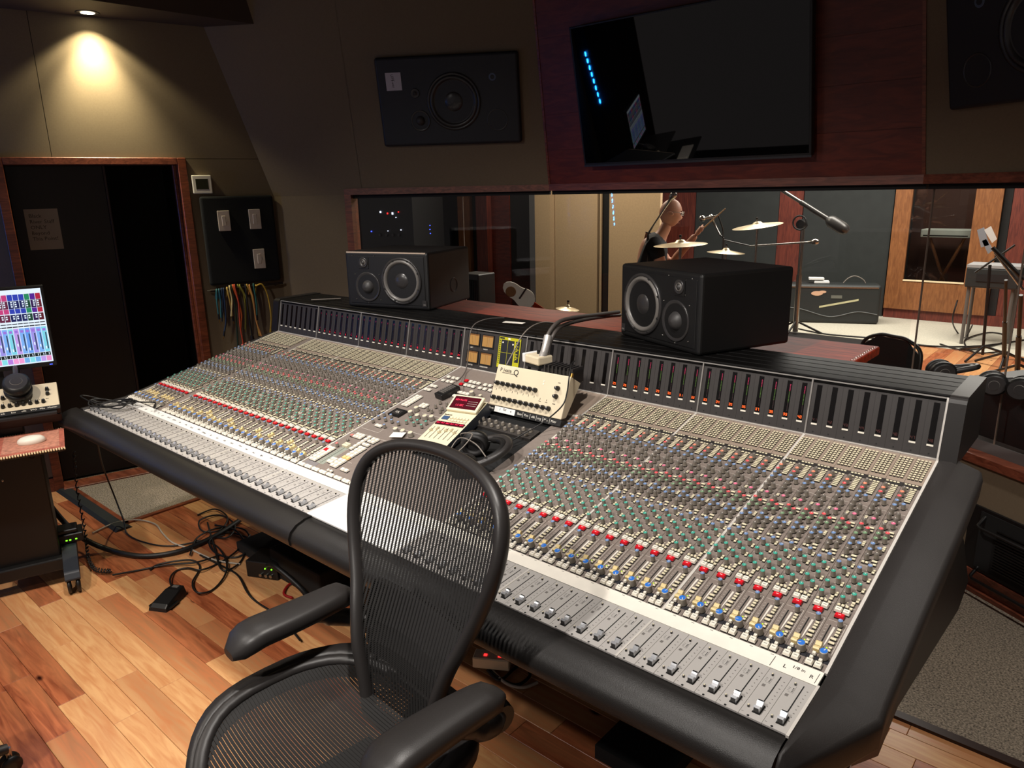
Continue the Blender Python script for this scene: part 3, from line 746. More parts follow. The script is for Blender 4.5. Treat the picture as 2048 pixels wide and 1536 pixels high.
for k in range(9):
    for rr in range(2): inst('pit_knob', pkm, con, CI @ T(SM, XS[5] + .055 + k * .033, .515 + rr * .026))
def mk(c, lst, big=False, r=.0061, h=.0165):
    for x, v in lst:
        q = MB()
        if big: bigknob_mb(q, 0, 0, c, ang=R(rk.randrange(360)), Mx=Matrix.Identity(4), r=r, h=h)
        else: knob_mb(q, 0, 0, c, r=r, h=h, Mx=Matrix.Identity(4))
        inst('master_knob', q.mesh('master_knob'), mp_, T(SM, XS[4] + x, v))
def mbt(lst, w=.0175, d=.0145, h=.009, m='white', name='master_button'):
    q = MB(); button_mb(q, 0, 0, w, d, h, m, Mx=Matrix.Identity(4)); me = q.mesh(name)
    for x, v in lst: inst(name, me, mp_, T(SM, XS[4] + x, v))
mbt([(.03, .778), (.059, .778), (.084, .778), (.164, .777), (.187, .776), (.210, .776), (.248, .776), (.274, .777), (.031, .743), (.06, .742), (.083, .744), (.164, .744), (.186, .744), (.209, .743), (.247, .744), (.274, .744), (.304, .743)])
mbt([(.137, .778), (.138, .744)], m='redb')
mbt([(.022, .684), (.042, .684), (.020, .649), (.040, .649), (.177, .682), (.196, .682), (.215, .682), (.234, .682), (.19, .650), (.21, .650)])
mbt([(.262, .646), (.281, .646), (.316, .649), (.335, .649)])
mbt([(x, .585 - k * .0157) for x in (.034, .053) for k in range(6)], .0165, .0135)
mbt([(.118, .541), (.137, .541), (.118, .525), (.137, .525)], .0165, .0135)
mbt([(.068, .335), (.086, .335)])
mbt([(.034 + k * .0165, v) for k in range(4) for v in (.252, .236)][1:], .0150, .0135)
mbt([(.034, .236)], .0150, .0135, m='redb')
mbt([(x, .135 - k * .0168) for x in (.026, .046) for k in range(6) if not (k == 1 and x < .03)], .0175, .0145)
mbt([(.026, .118)], .0175, .0145, m='redb')
mbt([(.117, .255 - k * .0175) for k in range(6)], .0160, .0145)
mbt([(.145, .252), (.165, .252), (.143, .235), (.163, .235), (.141, .210), (.160, .210)], .0175, .0145)
mbt([(x, .186 - k * .0185) for x in (.146, .166) for k in range(8) if k != 4], .0180, .0155)
mbt([(x, .186 - 4 * .0185) for x in (.146, .166)], .0180, .0155, m=mat('button_amber', (250, 206, 140), .4))
mbt([(.110, .086), (.126, .086), (.110, .068), (.126, .068)], .0150, .0145); mbt([(.211, .054), (.231, .054)])
mbt([(x + e, .0085) for x in (.023, .066, .110, .154, .197, .242, .287, .330) for e in (-.0095, .0095)], .0180, .0140)
mbt([(.163, .0255), (.180, .0255)], .0105, .0105)
mk('K', [(.18, .576), (.222, .573), (.189, .542), (.229, .539), (.175, .512), (.238, .519), (.264, .523), (.300, .500), (.204, .505)])
mk('c', [(.128, .493), (.131, .458), (.182, .448), (.218, .455), (.248, .463), (.182, .333), (.222, .335), (.265, .335), (.254, .687)], True, .0112, .017)
mk('c', [(.311, .677)], True, .0085, .016)
mk('b', [(.027, .379), (.029, .406), (.069, .408), (.027, .349), (.069, .378), (.107, .379), (.149, .376), (.110, .338)])
mk('t', [(.173, .397), (.215, .398), (.258, .398), (.169, .425), (.255, .426), (.213, .42)])
mk('r', [(.044, .157)]); mk('K', [(.046, .205)], r=.006, h=.008)
q = MB(); q.M = T(SM, XS[4], 0); q.box2((.034, .420, 0), (.098, .470, .008), 'black'); q.box2((.045, .430, .008), (.086, .460, .0085), 'dark'); cpart(q, 'timer_display')
text('lettering', 'CA', .016, 'line', CI @ T(SM, XS[4] + .066, .445, .009), con)
q = MB(); q.M = T(SM, XS[4], 0)
q.box2((.060, .046, 0), (.098, .182, .0006), mat('master_fader_scale', (140, 146, 136), .5)); q.box2((.078, .050, .0006), (.080, .180, .0009), 'blackm')
for k in range(12): q.box2((.064, .056 + k * .0102, .0006), (.072, .0566 + k * .0102, .0009), 'ink')
for (a, b_, c_, d_) in ((.012, .300, .012 + .10, .3007), (.112, .300, .1127, .328), (.10, .06, .1007, .25), (.095, .1005, .2, .1011), (.005, .268, .34, .2686), (.13, .36, .30, .3606), (.30, .36, .3006, .52), (.16, .49, .30, .4906)): q.box2((a, b_, 0), (c_, d_, .0006), 'line')
q.box2((.012, .015, 0), (.08, .045, .0004), mat('strip_patch', (120, 116, 118), .5))
cpart(q, 'master_legends')
q = MB(); q.M = T(SM, XS[4] + .079, .174); q.box((0, 0, .006), (.030, .022, .010), 'cream'); q.box((.0, 0, .0112), (.031, .001, .001), 'ink'); bev(cpart(q, 'master_fader'), .002, 1)
q = MB(); q.M = SM; q.box2((XS[6] - .10, .70, 0), (XS[6] - .012, .712, .0005), 'line'); q.box2((XS[6] - .15, .672, 0), (XS[6] - .02, .694, .0005), 'inkg'); cpart(q, 'pit_legends')
text('lettering', 'Logic', .035, 'line', CI @ T(SM, XS[6] - .14, .79, .0006), con)
o = cpart(kf, 'knob_field', 'stuff'); o = cpart(bf, 'button_field', 'stuff')
# ---- section rails and end rails (aluminium)
for i, x in enumerate(XS):
    if i == 5: continue
    q = MB(); q.M = SM; wd = .0066
    x0 = x if i not in (0, 9) else (x - .004 if i == 0 else x + .003)
    q.box2((x0 - wd / 2, -.002, -.004), (x0 + wd / 2, SL, .0022), 'alu')
    if i == 1: q.box2((x - .046, -.002, -.004), (x - .002, SL, .0005), 'strip')
    cpart(q, 'section_rail')
q = MB(); q.M = SM; q.box2((XS[0] - .006, SL - .004, -.004), (XS[9] + .005, SL + .004, .003), 'alu'); cpart(q, 'back_rail')
# ---- paper scribble strip
q = MB(); SC = frame((0, -.9098, .7868), (1, 0, 0), (0, .9943, .1065)); q.M = SC
q.box2((XS[0] - .002, -.001, -.004), (XS[4] - .001, .044, .0006), 'tape2'); q.box2((XS[4] + .001, 0, -.004), (XS[6] - .001, .0435, .0004), 'tape'); q.box2((XS[6] + .001, -.0005, -.004), (XS[9] + .001, .044, .0006), 'tape')
q.box2((XS[9] - .095, -.001, .0006), (XS[9] + .001, .042, .0012), 'tape')
scr = cpart(q, 'scribble_strip')
q = MB(); q.M = SC; q.box2((XS[0], -.006, -.010), (XS[9], -.0015, -.002), 'blackm'); cpart(q, 'scribble_gap')
for x, t_, sz_ in ((XS[9] - .070, 'L', .015), (XS[9] - .044, '1/8 in', .012), (XS[9] - .016, 'R', .014)):
    text('lettering', t_, sz_, 'ink', CI @ T(SC, x, .018 if t_ != '1/8 in' else .026, .0014), con)
rt = random.Random(8)
words = ['Kick', 'Kik o', 'Sn T', 'Sn B', 'HH', 'T1', 'T2', 'T3', 'OH L', 'OH R', 'Rm', 'Rm', 'Crsh', 'Bass', 'B amp', 'Ac', 'Gtr', 'Gtr', 'Keys', 'Keys', 'Vox', 'Vox', 'Bgv', 'Lds']
for k, t_ in enumerate(words):
    text('lettering', t_, .012, mat('ink_pen', (70, 66, 66), .7), CI @ T(SC, XS[0] + .045 + k * .056, .016 + rt.random() * .01, .0008), con)
q = MB(); q.M = SC
for k in range(40):
    if rt.random() < .8: q.box2((XS[0] + .02 + k * .035, .008 + rt.random() * .02, .0006), (XS[0] + .0208 + k * .035, .03 + rt.random() * .008, .0008), 'inkg')
for x in (XS[8] + .271, XS[9] - .006): q.box2((x, .004, .0012), (x + .001, .036, .0015), 'ink')
for k in range(24): q.box2((XS[6] + .03 + k * .046, .038, .0006), (XS[6] + .037 + k * .046, .0395, .0008), 'inkg')
cpart(q, 'scribble_marks')
# ---- long-throw faders
def fader_plate():
    q = MB(); W1 = PITCHW - .0008
    q.box((PITCHW / 2, FL_ / 2 - .001, -.002), (W1, FL_ - .002, .004), 'fader', bottom=False)
    q.box((.60 * PITCHW, .084, .0003), (.0022, .112, .0005), 'blackm', bottom=False)
    for k in range(9): q.box((.83 * PITCHW, .034 + k * .0118, .0002), (.0022 if k % 2 else .0032, .0018, .0003), 'inkg', bottom=False)
    q.box((.19 * PITCHW, .098, .0002), (.0062, .0075, .0003), 'inkg', bottom=False)
    for k in range(3): q.box((.30 * PITCHW, .113 + k * .0045, .0003), (.0022, .0022, .0004), 'ink', bottom=False); q.box((.14 * PITCHW, .113 + k * .0045, .0003), (.004, .0006, .0004), 'inkg', bottom=False)
    q.box((.36 * PITCHW, .120, .0002), (.0004, .022, .0003), 'inkg', bottom=False); q.box((.26 * PITCHW, .109, .0002), (.0095, .0004, .0003), 'inkg', bottom=False)
    q.lathe([(.0026, .0003), (.0026, .0005)], 8, 'blackm', o=(.39 * PITCHW, .0035, 0))
    q.box((.10 * PITCHW, .009, .0002), (.004, .001, .0003), 'inkg', bottom=False)
    return q.mesh('fader_plate')
def fader_cap():
    q = MB(); q.prism([(-.0115, .0012), (-.0125, .0125), (-.0075, .0140), (-.0045, .0120), (0, .0075), (.0045, .0110), (.0075, .0138), (.0120, .0125), (.0115, .0012)], -.0060, .0060, 'chrome')
    q.box((0, -.0123, .0068), (.0098, .0012, .0088), 'black'); q.box((0, .0095, .0135), (.0100, .0035, .0012), 'black'); q.box((0, 0, .0006), (.0150, .0285, .0012), 'blackm')
    return q.mesh('fader_cap')
FP = fader_plate(); FC = fader_cap()
q = MB(); q.box((0, 0, .0025), (.0030, .0042, .005), 'black'); q.box((0, 0, .0053), (.0026, .0036, .0008), 'cream'); FB = q.mesh('fader_button')
for sec in (0, 1, 2, 3, 4, 6, 7, 8):
    w = XS[sec + 1] - XS[sec]
    for ch in range(8):
        x = XS[sec] + ch * (w / 8)
        sc_ = Matrix.Diagonal((w / 8 / PITCHW, 1, 1, 1))
        p = inst('fader_plate', FP, con, CI @ T(FM, x, 0) @ sc_)
        inst('fader_cap', FC, p, Matrix.Translation((.60 * PITCHW, .0285 + rk.random() * .002, 0)))
        inst('fader_button', FB, p, Matrix.Translation((.20 * PITCHW, .0255, 0))); inst('fader_button', FB, p, Matrix.Translation((.27 * PITCHW, .1345, 0)))
    q = MB(); q.M = FM; q.box2((XS[sec] - .0024, -.001, -.004), (XS[sec] + .0024, FL_ - .002, .0012), 'alu'); cpart(q, 'fader_rail')
q = MB(); q.M = FM; q.box2((XS[5] + .001, -.001, -.004), (XS[6] - .002, FL_ - .002, .0008), 'tape2'); q.box2((XS[5] + .10, .055, .0008), (XS[6] - .002, .0556, .001), 'inkg'); cpart(q, 'blank_panel')
q = MB(); q.M = FM; q.box2((XS[9] + .0005, -.004, -.004), (XS[9] + .0065, FL_ + .002, .002), 'alu'); cpart(q, 'fader_rail')
# ---- meter bridge
SEG = {'0': 'abcdef', '1': 'bc', '2': 'abged', '3': 'abgcd', '4': 'fgbc', '5': 'afgcd', '6': 'afgedc', '7': 'abc', '8': 'abcdefg', '9': 'abcdfg'}
def digit(q, ch, x, y, w, h, m, z):
    t = w * .22
    D = dict(a=(x, y + h - t, x + w, y + h), g=(x, y + h / 2 - t / 2, x + w, y + h / 2 + t / 2), d=(x, y, x + w, y + t), f=(x, y + h / 2, x + t, y + h), b=(x + w - t, y + h / 2, x + w, y + h), e=(x, y, x + t, y + h / 2), c=(x + w - t, y, x + w, y + h / 2))
    for k in SEG[ch]: a = D[k]; q.quad([(a[0], a[1], z), (a[2], a[1], z), (a[2], a[3], z), (a[0], a[3], z)], m)
def meter_mesh(num, mode):
    q = MB()
    q.box2((-.0078, .040, -.006), (.0078, .158, .0008), mat('meter_slot_black', (10, 8, 8), .18)); q.box2((-.0088, .0335, 0), (.0088, .0385, .0022), 'white')
    md = {'off': 'digitd', 'lit': 'digit', 'red': 'digitr'}[mode]
    if num:
        for i, ch in enumerate(str(num)): digit(q, ch, -.0062 + i * .0068 + (.0034 if num < 10 else 0), .0455, .0050, .0085, md, .0011)
    if mode != 'off':
        for k in range(22):
            y_ = .061 + k * .0040
            q.quad([(.0014, y_, .0011), (.0046, y_, .0011), (.0046, y_ + .0020, .0011), (.0014, y_ + .0020, .0011)], ('ledp' if k > 15 else 'ledg' if 6 < k <= 15 else 'ledd') if mode == 'lit' else ('ledp' if k in (0, 19, 20) else 'ledd'))
    return q.mesh('meter_column')
nums = {1: 1, 2: 9, 3: 17, 6: 25, 7: 33, 8: 41}
for sec in (0, 1, 2, 3, 4, 5, 6, 7, 8):
    w = XS[sec + 1] - XS[sec]
    q = MB(); q.M = MM; q.box2((XS[sec], 0, -.02), (XS[sec + 1], ML, 0), 'meter')
    if sec != 4:
        for k in range(8):
            x = XS[sec] + (k + .5) * w / 8
            q.box2((x - w / 16 - .0002, .004, 0), (x - w / 16 + .0006, ML - .012, .0006), 'dark')
            q.lathe([(.0022, 0), (.0022, .0008)], 6, 'black', o=(x, .012, 0)); 
    else: q.box2((XS[4] + .01, .005, 0), (XS[5] - .005, ML - .01, .001), 'dark')
    q.box2((XS[sec], ML - .004, 0), (XS[sec + 1], ML, .003), 'alu2'); q.box2((XS[sec], 0, 0), (XS[sec + 1], .0035, .003), 'alu2')
    mpn = cpart(q, 'meter_panel')
    if sec != 4:
        for k in range(8):
            n0 = nums.get(sec, 0)
            mode = 'off' if sec in (0, 5, 8) else 'red' if sec in (1, 2, 3) else 'lit'
            inst('meter_column', meter_mesh(n0 + k if n0 else 0, mode), mpn, T(MM, XS[sec] + (k + .5) * w / 8, 0))
    q = MB(); q.M = MM; q.box2((XS[sec] - .0022, 0, -.01), (XS[sec] + .0022, ML, .004), 'alu2'); cpart(q, 'meter_rail')
q = MB(); q.M = MM; q.box2((XS[9] - .001, -.002, -.01), (XS[9] + .004, ML, .004), 'alu'); cpart(q, 'meter_rail')
# VU meters and phase scope
for i, (x, y_) in enumerate(((.030, .104), (.112, .104), (.030, .028), (.112, .028))):
    q = MB(); q.M = T(MM, XS[4] + x, y_)
    q.box2((-.004, -.004, 0), (.068, .054, .004), 'black'); q.box2((.002, .002, .004), (.062, .050, .0045), 'amber'); q.box2((.002, .044, .0045), (.062, .050, .0048), mat('vu_scale_brown', (120, 80, 40), .5))
    q.add([(.030, .004, .0049), (.031, .004, .0049), (.018 + .012 * (i % 2), .044, .0049), (.0172 + .012 * (i % 2), .044, .0049)], [(0, 1, 2, 3)], 'ink'); q.box2((.040, .004, .0046), (.0408, .042, .0049), 'inkg')
    vu = cpart(q, 'vu_meter')
    text('lettering', ('LEFT', 'RIGHT', 'CENTRE', 'SURROUND')[i], .0085, 'line', T(MM, XS[4] + x + .022, y_ - .0105, .0015), vu)
q = MB(); q.M = T(MM, XS[4] + .208, .030)
q.box2((-.002, -.002, 0), (.122, .132, .003), 'black'); q.box2((0, 0, .003), (.12, .13, .0035), 'yellow'); q.box2((.014, .014, .0035), (.086, .118, .0040), 'scope'); q.box2((.094, .030, .0035), (.116, .118, .0040), 'scope')
q.box2((.050, .014, .0040), (.0512, .118, .0043), 'yellow'); q.box2((.014, .064, .0040), (.086, .0652, .0043), 'yellow'); q.box2((.004, .121, .0035), (.03, .128, .0040), 'ink'); q.box2((.05, .121, .0035), (.062, .128, .0040), 'line')
for k in range(12): q.box2((.096, .036 + k * .0066, .0040), (.100 + .012 * ((k * 7) % 5) / 4, .0395 + k * .0066, .0043), 'yellow'); q.box2((.003, .018 + k * .0085, .0035), (.010, .022 + k * .0085, .0038), 'ink')
for k in range(7): q.box2((.016 + k * .014, .003, .0035), (.024 + k * .014, .010, .0038), 'ink')
q.box2((.02, .104, .0040), (.027, .110, .0043), 'line'); q.box2((.076, .10, .0040), (.083, .106, .0043), 'line')
cpart(q, 'phase_scope')
# ribbed top of the bridge
z0 = 1.164
q = MB(); q.box2((XS[0] - .03, .034, z0 - .25), (XS[9] + .01, .310, z0 + .002), 'slat'); cpart(q, 'bridge_box')
for k in range(5):
    y0 = .038 + k * .054
    q = MB(); q.prism([(y0, z0), (y0 + .052, z0), (y0 + .050, z0 + .007), (y0 + .004, z0 + .007), (y0, z0 + .003)], XS[0] - .035, XS[9] + .006, 'slat'); cpart(q, 'top_slat')
for x0, x1 in ((XS[0] - .06, XS[0] - .006), (XS[9] + .006, XS[9] + .050)):
    q = MB(); q.prism([(-.012, .985), (.022, 1.160), (.036, 1.172), (.305, 1.176), (.310, .985)], x0, x1, mat('bridge_end_brown', (26, 22, 20), .45)); bev(cpart(q, 'bridge_end'), .006, 2)
# ---- upholstered bolster and arms
BP = [(.004, -.006), (-.004, .001), (-.030, .000), (-.062, -.010), (-.083, -.026), (-.092, -.046), (-.090, -.066), (-.074, -.084), (-.045, -.094), (-.01, -.098), (.004, -.09)]
def bolster(x0, x1, dz=0., dy=0., n=2, sq=0.):
    q = MB(); rings = []
    for i in range(n + 1):
        x = x0 + (x1 - x0) * i / n
        rings.append([(x, F0.y + a * (1 + sq) + dy, F0.z + b_ + dz) for a, b_ in BP])
    q.loft(rings, 'leather'); return q
cpart(bolster(-.10, .235, -.002, .0), 'bolster'); cpart(bolster(.238, 1.86, 0, 0), 'bolster'); cpart(bolster(1.86, 3.355, -.006, .006), 'bolster')
def arm(side):
    q = MB(); rings = []
    X0 = XS[9] + .0075 if side > 0 else XS[0] - .0075
    prof = [(0, -.006), (.0, .003), (.003, .005), (.030, .006), (.034, .005), (.098, -.014), (.106, -.020), (.109, -.032), (.106, -.078), (.098, -.090), (.02, -.10), (0, -.06)]
    for v, wsc, dz in ((.905, .95, -.004), (.88, 1, 0), (.6, 1.03, 0), (.3, 1.03, 0), (.0, 1.05, 0), (-.045, 1.08, .004)) + tuple((-.045 - .215 * k / 7, 1.08 - .86 * k / 7, .004 + .032 * k / 7) for k in range(1, 8)) + ((-.270, .17, .022), (-.274, .13, -.01)):
        c = S0 + SV * v
        rings.append([(X0 + side * a * wsc, c.y, c.z + b_ + dz) for a, b_ in (prof if side > 0 else prof[::-1])])
    q.loft(rings, 'leather2'); return q
cpart(arm(1), 'arm_pad')
q = MB(); rings = []
for v, wsc in ((.9, 1), (.3, 1), (0, 1), (-.28, 1)):
    c = S0 + SV * max(v, -.05); yy = c.y if v >= -.05 else -1.07
    rings.append([(XS[0] - .008 - a * wsc, yy, c.z + b_) for a, b_ in [(0, -.1), (.02, -.1), (.045, -.06), (.045, -.02), (.03, .002), (0, .004)]])
q.loft(rings, 'leather2'); cpart(q, 'arm_pad')
# ---- carcass, side fins and legs
q = MB(); q.prism([(-1.06, .66), (-1.06, .76), (-.86, .775), (-.005, .972), (.30, .972), (.33, .60), (-.30, .56)], XS[0] - .03, XS[9] + .005, 'blackm'); cpart(q, 'carcass')
q = MB(); q.prism([(-.62, .46), (-.47, .50), (.30, .395), (.43, .44), (.20, .68), (.07, .78), (-.75, .70), (-.86, .60)], XS[9] + .012, XS[9] + .068, 'black'); bev(cpart(q, 'side_fin'), .012, 2)
q = MB(); q.prism([(-.70, .42), (-.60, .44), (.0, .30), (.28, .30), (.28, .42), (-.45, .52), (-.66, .56)], XS[9] - .03, XS[9] + .02, 'blackm'); cpart(q, 'side_fin')
for x in (.55, 1.62, 2.75):
    q = MB(); q.box2((x - .09, -.20, 0), (x + .09, .22, .62), 'blackm'); q.box2((x - .12, -.62, 0), (x + .12, .30, .05), 'blackm'); q.cyl((x, -.35, .05), (x, -.35, .62), .05, 'blackm', 14); cpart(q, 'pedestal_leg')

# ================================================================ LOUDSPEAKERS AND TELEVISION
def driver(q, o, ax, r, kind, dk=False):
    ax = Vector(ax); surr = 'ring' if dk else 'surr'
    if kind == 'woofer':
        q.lathe([(r, 0), (r, .006), (r * .93, .008), (r * .90, .004)], 40, 'ring', o, ax, cap1=False)
        q.lathe([(r * .90, .003), (r * .86, .010), (r * .80, .010), (r * .75, .001)], 40, surr, o, ax, cap1=False)
        q.lathe([(r * .75, .001), (r * .45, -.020), (r * .44, -.021)], 40, 'cone', o, ax, cap1=False)
        q.lathe([(r * .44, -.021), (r * .40, -.006), (r * .28, .004), (r * .14, .008), (0, .009)], 32, 'ring', o, ax, cap1=False)
    elif kind == 'mid':
        q.lathe([(r, 0), (r, .003), (r * .95, .005), (r * .75, -.004), (r * .55, -.020), (r * .50, -.022)], 36, 'ring', o, ax, cap1=False)
        q.lathe([(r * .50, -.022), (r * .47, -.002), (r * .36, .012), (r * .2, .020), (0, .023)], 28, 'cone', o, ax, cap1=False)
    elif kind == 'tweeter':
        q.lathe([(r, 0), (r, .003), (r * .85, .004), (r * .6, .001)], 24, 'ring', o, ax, cap1=False)
        q.lathe([(r * .60, .001), (r * .5, .006), (r * .45, .001)], 24, 'surr', o, ax, cap1=False)
        q.lathe([(r * .45, .001), (r * .3, .007), (0, .009)], 20, 'cone', o, ax, cap1=False)
    elif kind == 'port':
        q.lathe([(r * 1.1, 0), (r * 1.05, .003), (r * .92, -.004), (r * .85, -.05)], 28, 'ring', o, ax, cap1=True, capm='blackm')
def monitor(label, BL, BR, mirror):
    BL = Vector(BL); BR = Vector(BR); W_ = (BR - BL).length; H = .286; D = .43
    x = (BR - BL).normalized(); y = Vector((0, 0, 1)); n = x.cross(y)        # n points out of the front
    t = thing('monitor_speaker', label, 'loudspeaker', (BL + BR) / 2, group='studio monitors on the meter bridge')
    Mx = frame((0, 0, 0), x, y, n)
    q = MB(); q.M = Mx; q.box2((-W_ / 2, 0, -D), (W_ / 2, H, 0), 'spk'); bev(q.build('cabinet', t), .012, 3)
    fx = lambda u: (u - .5) * W_ if not mirror else (.5 - u) * W_
    q = MB(); q.M = Mx; q.box2((-W_ / 2 + .022, .022, 0), (W_ / 2 - .022, H - .022, .003), 'spk'); bev(q.build('baffle', t), .002, 1)
    q = MB(); q.M = Mx; driver(q, (fx(.685), H * .50, .003), (0, 0, 1), .118, 'woofer'); wf = q.build('woofer', t)
    q = MB(); q.M = Mx; driver(q, (fx(.27), H * .375, .003), (0, 0, 1), .076, 'mid'); q.build('midrange', t)
    q = MB(); q.M = Mx; q.box((fx(.235), H * .81, .0045), (.062, .062, .003), 'spk'); driver(q, (fx(.235), H * .81, .006), (0, 0, 1), .026, 'tweeter'); q.build('tweeter', t)
    q = MB(); q.M = Mx
    for k in range(8): a = k * math.pi / 4 + .39; q.lathe([(.0055, 0), (.004, .003)], 8, 'blackm', (fx(.685) + .108 * math.cos(a), H * .5 + .108 * math.sin(a), .009), (0, 0, 1))
    for (u, v) in ((.10, .93), (.37, .93), (.175, .90), (.295, .90), (.175, .72), (.295, .72), (.12, .60), (.42, .60), (.12, .15), (.42, .15), (.27, .09)): q.lathe([(.0035, 0), (.002, .0025)], 8, 'steel', (fx(u), H * v, .003), (0, 0, 1))
    q.build('screws', t)['kind'] = 'stuff'
    q = MB(); q.M = Mx; q.box((fx(.945), H * .12, .0035), (.024, .030, .002), 'ring'); q.box((fx(.945), H * .10, .0048), (.014, .006, .0006), 'surr'); q.build('badge', t)
    q = MB(); q.M = Mx; sx = 1 if not mirror else -1; driver(q, (sx * W_ / 2, .10, -.25), (sx, 0, 0), .034, 'port'); q.build('port', t)
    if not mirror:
        q = MB(); q.M = Mx; q.box2((-W_ / 2 + .012, H - .007, -.004), (W_ / 2 - .012, H - .0005, .0015), mat('edge_highlight', (170, 152, 136), .4)); q.build('edge_highlight', t)  # tan strip paints in the bevel highlight along the top front edge
    return t
ZB = 1.1715
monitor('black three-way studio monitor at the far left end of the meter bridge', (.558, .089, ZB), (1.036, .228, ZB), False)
monitor('large black three-way studio monitor in front of the live room window', (2.136, .255, ZB), (2.578, .071, ZB), True)
def wall_speaker(label, Mx, u0, mirror, sticker):
    W_, H = .872, .512; y0 = .262
    t = thing('wall_loudspeaker', label, 'loudspeaker', Mx @ Vector((u0 + W_ / 2, y0, 0)), group='soffit loudspeakers beside the television')
    inv = Matrix.Translation(-t.location); G = inv @ Mx @ Matrix.Translation((u0, y0, 0))
    X_ = lambda u: u * W_ if not mirror else (1 - u) * W_
    q = MB(); q.M = G; q.box2((0, 0, -.02), (W_, H, .045), 'spkw'); bev(q.build('cabinet', t), .016, 3)
    q = MB(); q.M = G; driver(q, (X_(.54), H * .49, .046), (0, 0, 1), .165, 'woofer', True); q.build('woofer', t)
    q = MB(); q.M = G; driver(q, (X_(.29), H * .29, .046), (0, 0, 1), .062, 'mid'); q.build('midrange', t)
    q = MB(); q.M = G; driver(q, (X_(.27), H * .60, .046), (0, 0, 1), .028, 'tweeter'); q.build('tweeter', t)
    q = MB(); q.M = G; driver(q, (X_(.84), H * .27, .046), (0, 0, 1), .058, 'port'); q.build('port', t)
    q = MB(); q.M = G; q.lathe([(.022, 0), (.020, .001)], 20, mat('badge_blue_grey', (74, 88, 112), .5), (X_(.82), H * .74, .046), (0, 0, 1)); q.lathe([(.013, 0), (.012, .002)], 20, 'spkw', (X_(.82), H * .74, .0465), (0, 0, 1)); q.build('badge', t)
    if sticker:
        q = MB(); q.M = G; q.box2((.062, H - .185, .045), (.158, H - .085, .0465), mat('label_grey', (190, 184, 190), .6)); st = q.build('label_card', t)
        for k, w_ in enumerate(('LEFT', '3-way')): text('lettering', w_, .020, 'ink', G @ Matrix.Translation((.105, H - .115 - .03 * k, .047)) @ Matrix.Rotation(R(-80), 4, 'Z'), t)
    return t
wall_speaker('dark wall loudspeaker with a small white label card, left of the television', LLM, .82, False, True)
wall_speaker('dark wall loudspeaker at the top right corner, right of the television', LRM, .165, True, False)
tv = thing('television', 'large switched-off flat television on the reddish panelled wall', 'television', LCM @ Vector((.99, .12, 0)))
G = Matrix.Translation(-tv.location) @ LCM
q = MB(); q.M = G; q.box2((.34, .115, .045), (1.645, .855, .085), 'black'); bev(q.build('housing', tv), .004, 2)
q = MB(); q.M = G; q.box2((.352, .132, .085), (1.633, .845, .0862), 'screen_off'); q.build('screen', tv)
q = MB(); q.M = G; q.box2((.34, .112, .078), (1.645, .122, .087), mat('tv_trim', (70, 70, 74), .3, metal=.6)); q.build('bottom_trim', tv)
q = MB(); q.M = G; q.box2((.78, .38, .0125), (1.2, .62, .046), 'blackm'); q.build('wall_bracket', tv)

# ================================================================ LEFT WALL FITTINGS
def wthing(name, label, cat, s, z, group=None): return thing(name, label, cat, wl(s, z), group=group)
WL0 = frame((0, 0, 0), UL, (0, 0, 1), NL)
th = wthing('thermostat', 'white square wall thermostat beside the door frame', 'thermostat', 1.033, 1.763)
q = MB(); q.M = WL0; q.box2((-.058, 0, 0), (.058, .113, .022), 'white'); bev(q.build('housing', th), .005, 2)
q = MB(); q.M = WL0; q.box2((-.038, .026, .022), (.036, .090, .0228), mat('lcd_dark', (40, 42, 26), .25)); q.build('display', th)
fp = wthing('acoustic_foam_panel', 'black foam square on the wall that carries three dimmer switches', 'acoustic panel', 1.232, 1.183)
q = MB(); q.M = WL0; q.box2((-.228, 0, 0), (.228, .562, .042), 'foam'); bev(q.build('foam', fp), .015, 3)
for s_, z_, lab in ((1.133, 1.527, 'white dimmer switch at the upper left of the black foam panel'), (1.328, 1.531, 'white dimmer switch at the upper right of the black foam panel'), (1.329, 1.273, 'white dimmer switch low on the black foam panel')):
    sw = wthing('dimmer_switch', lab, 'light switch', s_, z_, 'dimmer switches on the foam panel')
    q = MB(); q.M = WL0; q.box2((-.037, 0, .040), (.037, .128, .050), 'plate'); bev(q.build('cover_plate', sw), .003, 2)
    q = MB(); q.M = WL0; q.box2((-.014, .032, .050), (.010, .096, .054), 'plate'); bev(q.build('paddle', sw), .002, 1)
    q = MB(); q.M = WL0; q.box2((.011, .060, .050), (.016, .075, .055), 'plate'); q.build('slider', sw)
rl = wthing('cord_rail', 'dark wooden rail with patch cords hanging from it', 'rail', 1.23, 1.155)
q = MB(); q.M = WL0; q.cyl((-.235, -.005, .035), (.24, .008, .035), .0085, mat('rail_dark', (36, 24, 20), .5), 12); q.build('rod', rl)
q = MB(); q.M = WL0; q.cyl((-.252, -.0055, .035), (-.235, -.005, .035), .0075, 'steel', 10); q.build('end_cap', rl)
for e in (-.18, .19): q = MB(); q.M = WL0; q.cyl((e, 0, 0), (e, 0, .035), .007, 'blackm', 8); q.build('bracket', rl)
def wpx(px, py, d=.035):
    dr = ray(px, py); p0 = A0 + NL * d; t = (p0 - CAM).dot(NL) / dr.dot(NL); return CAM + dr * t
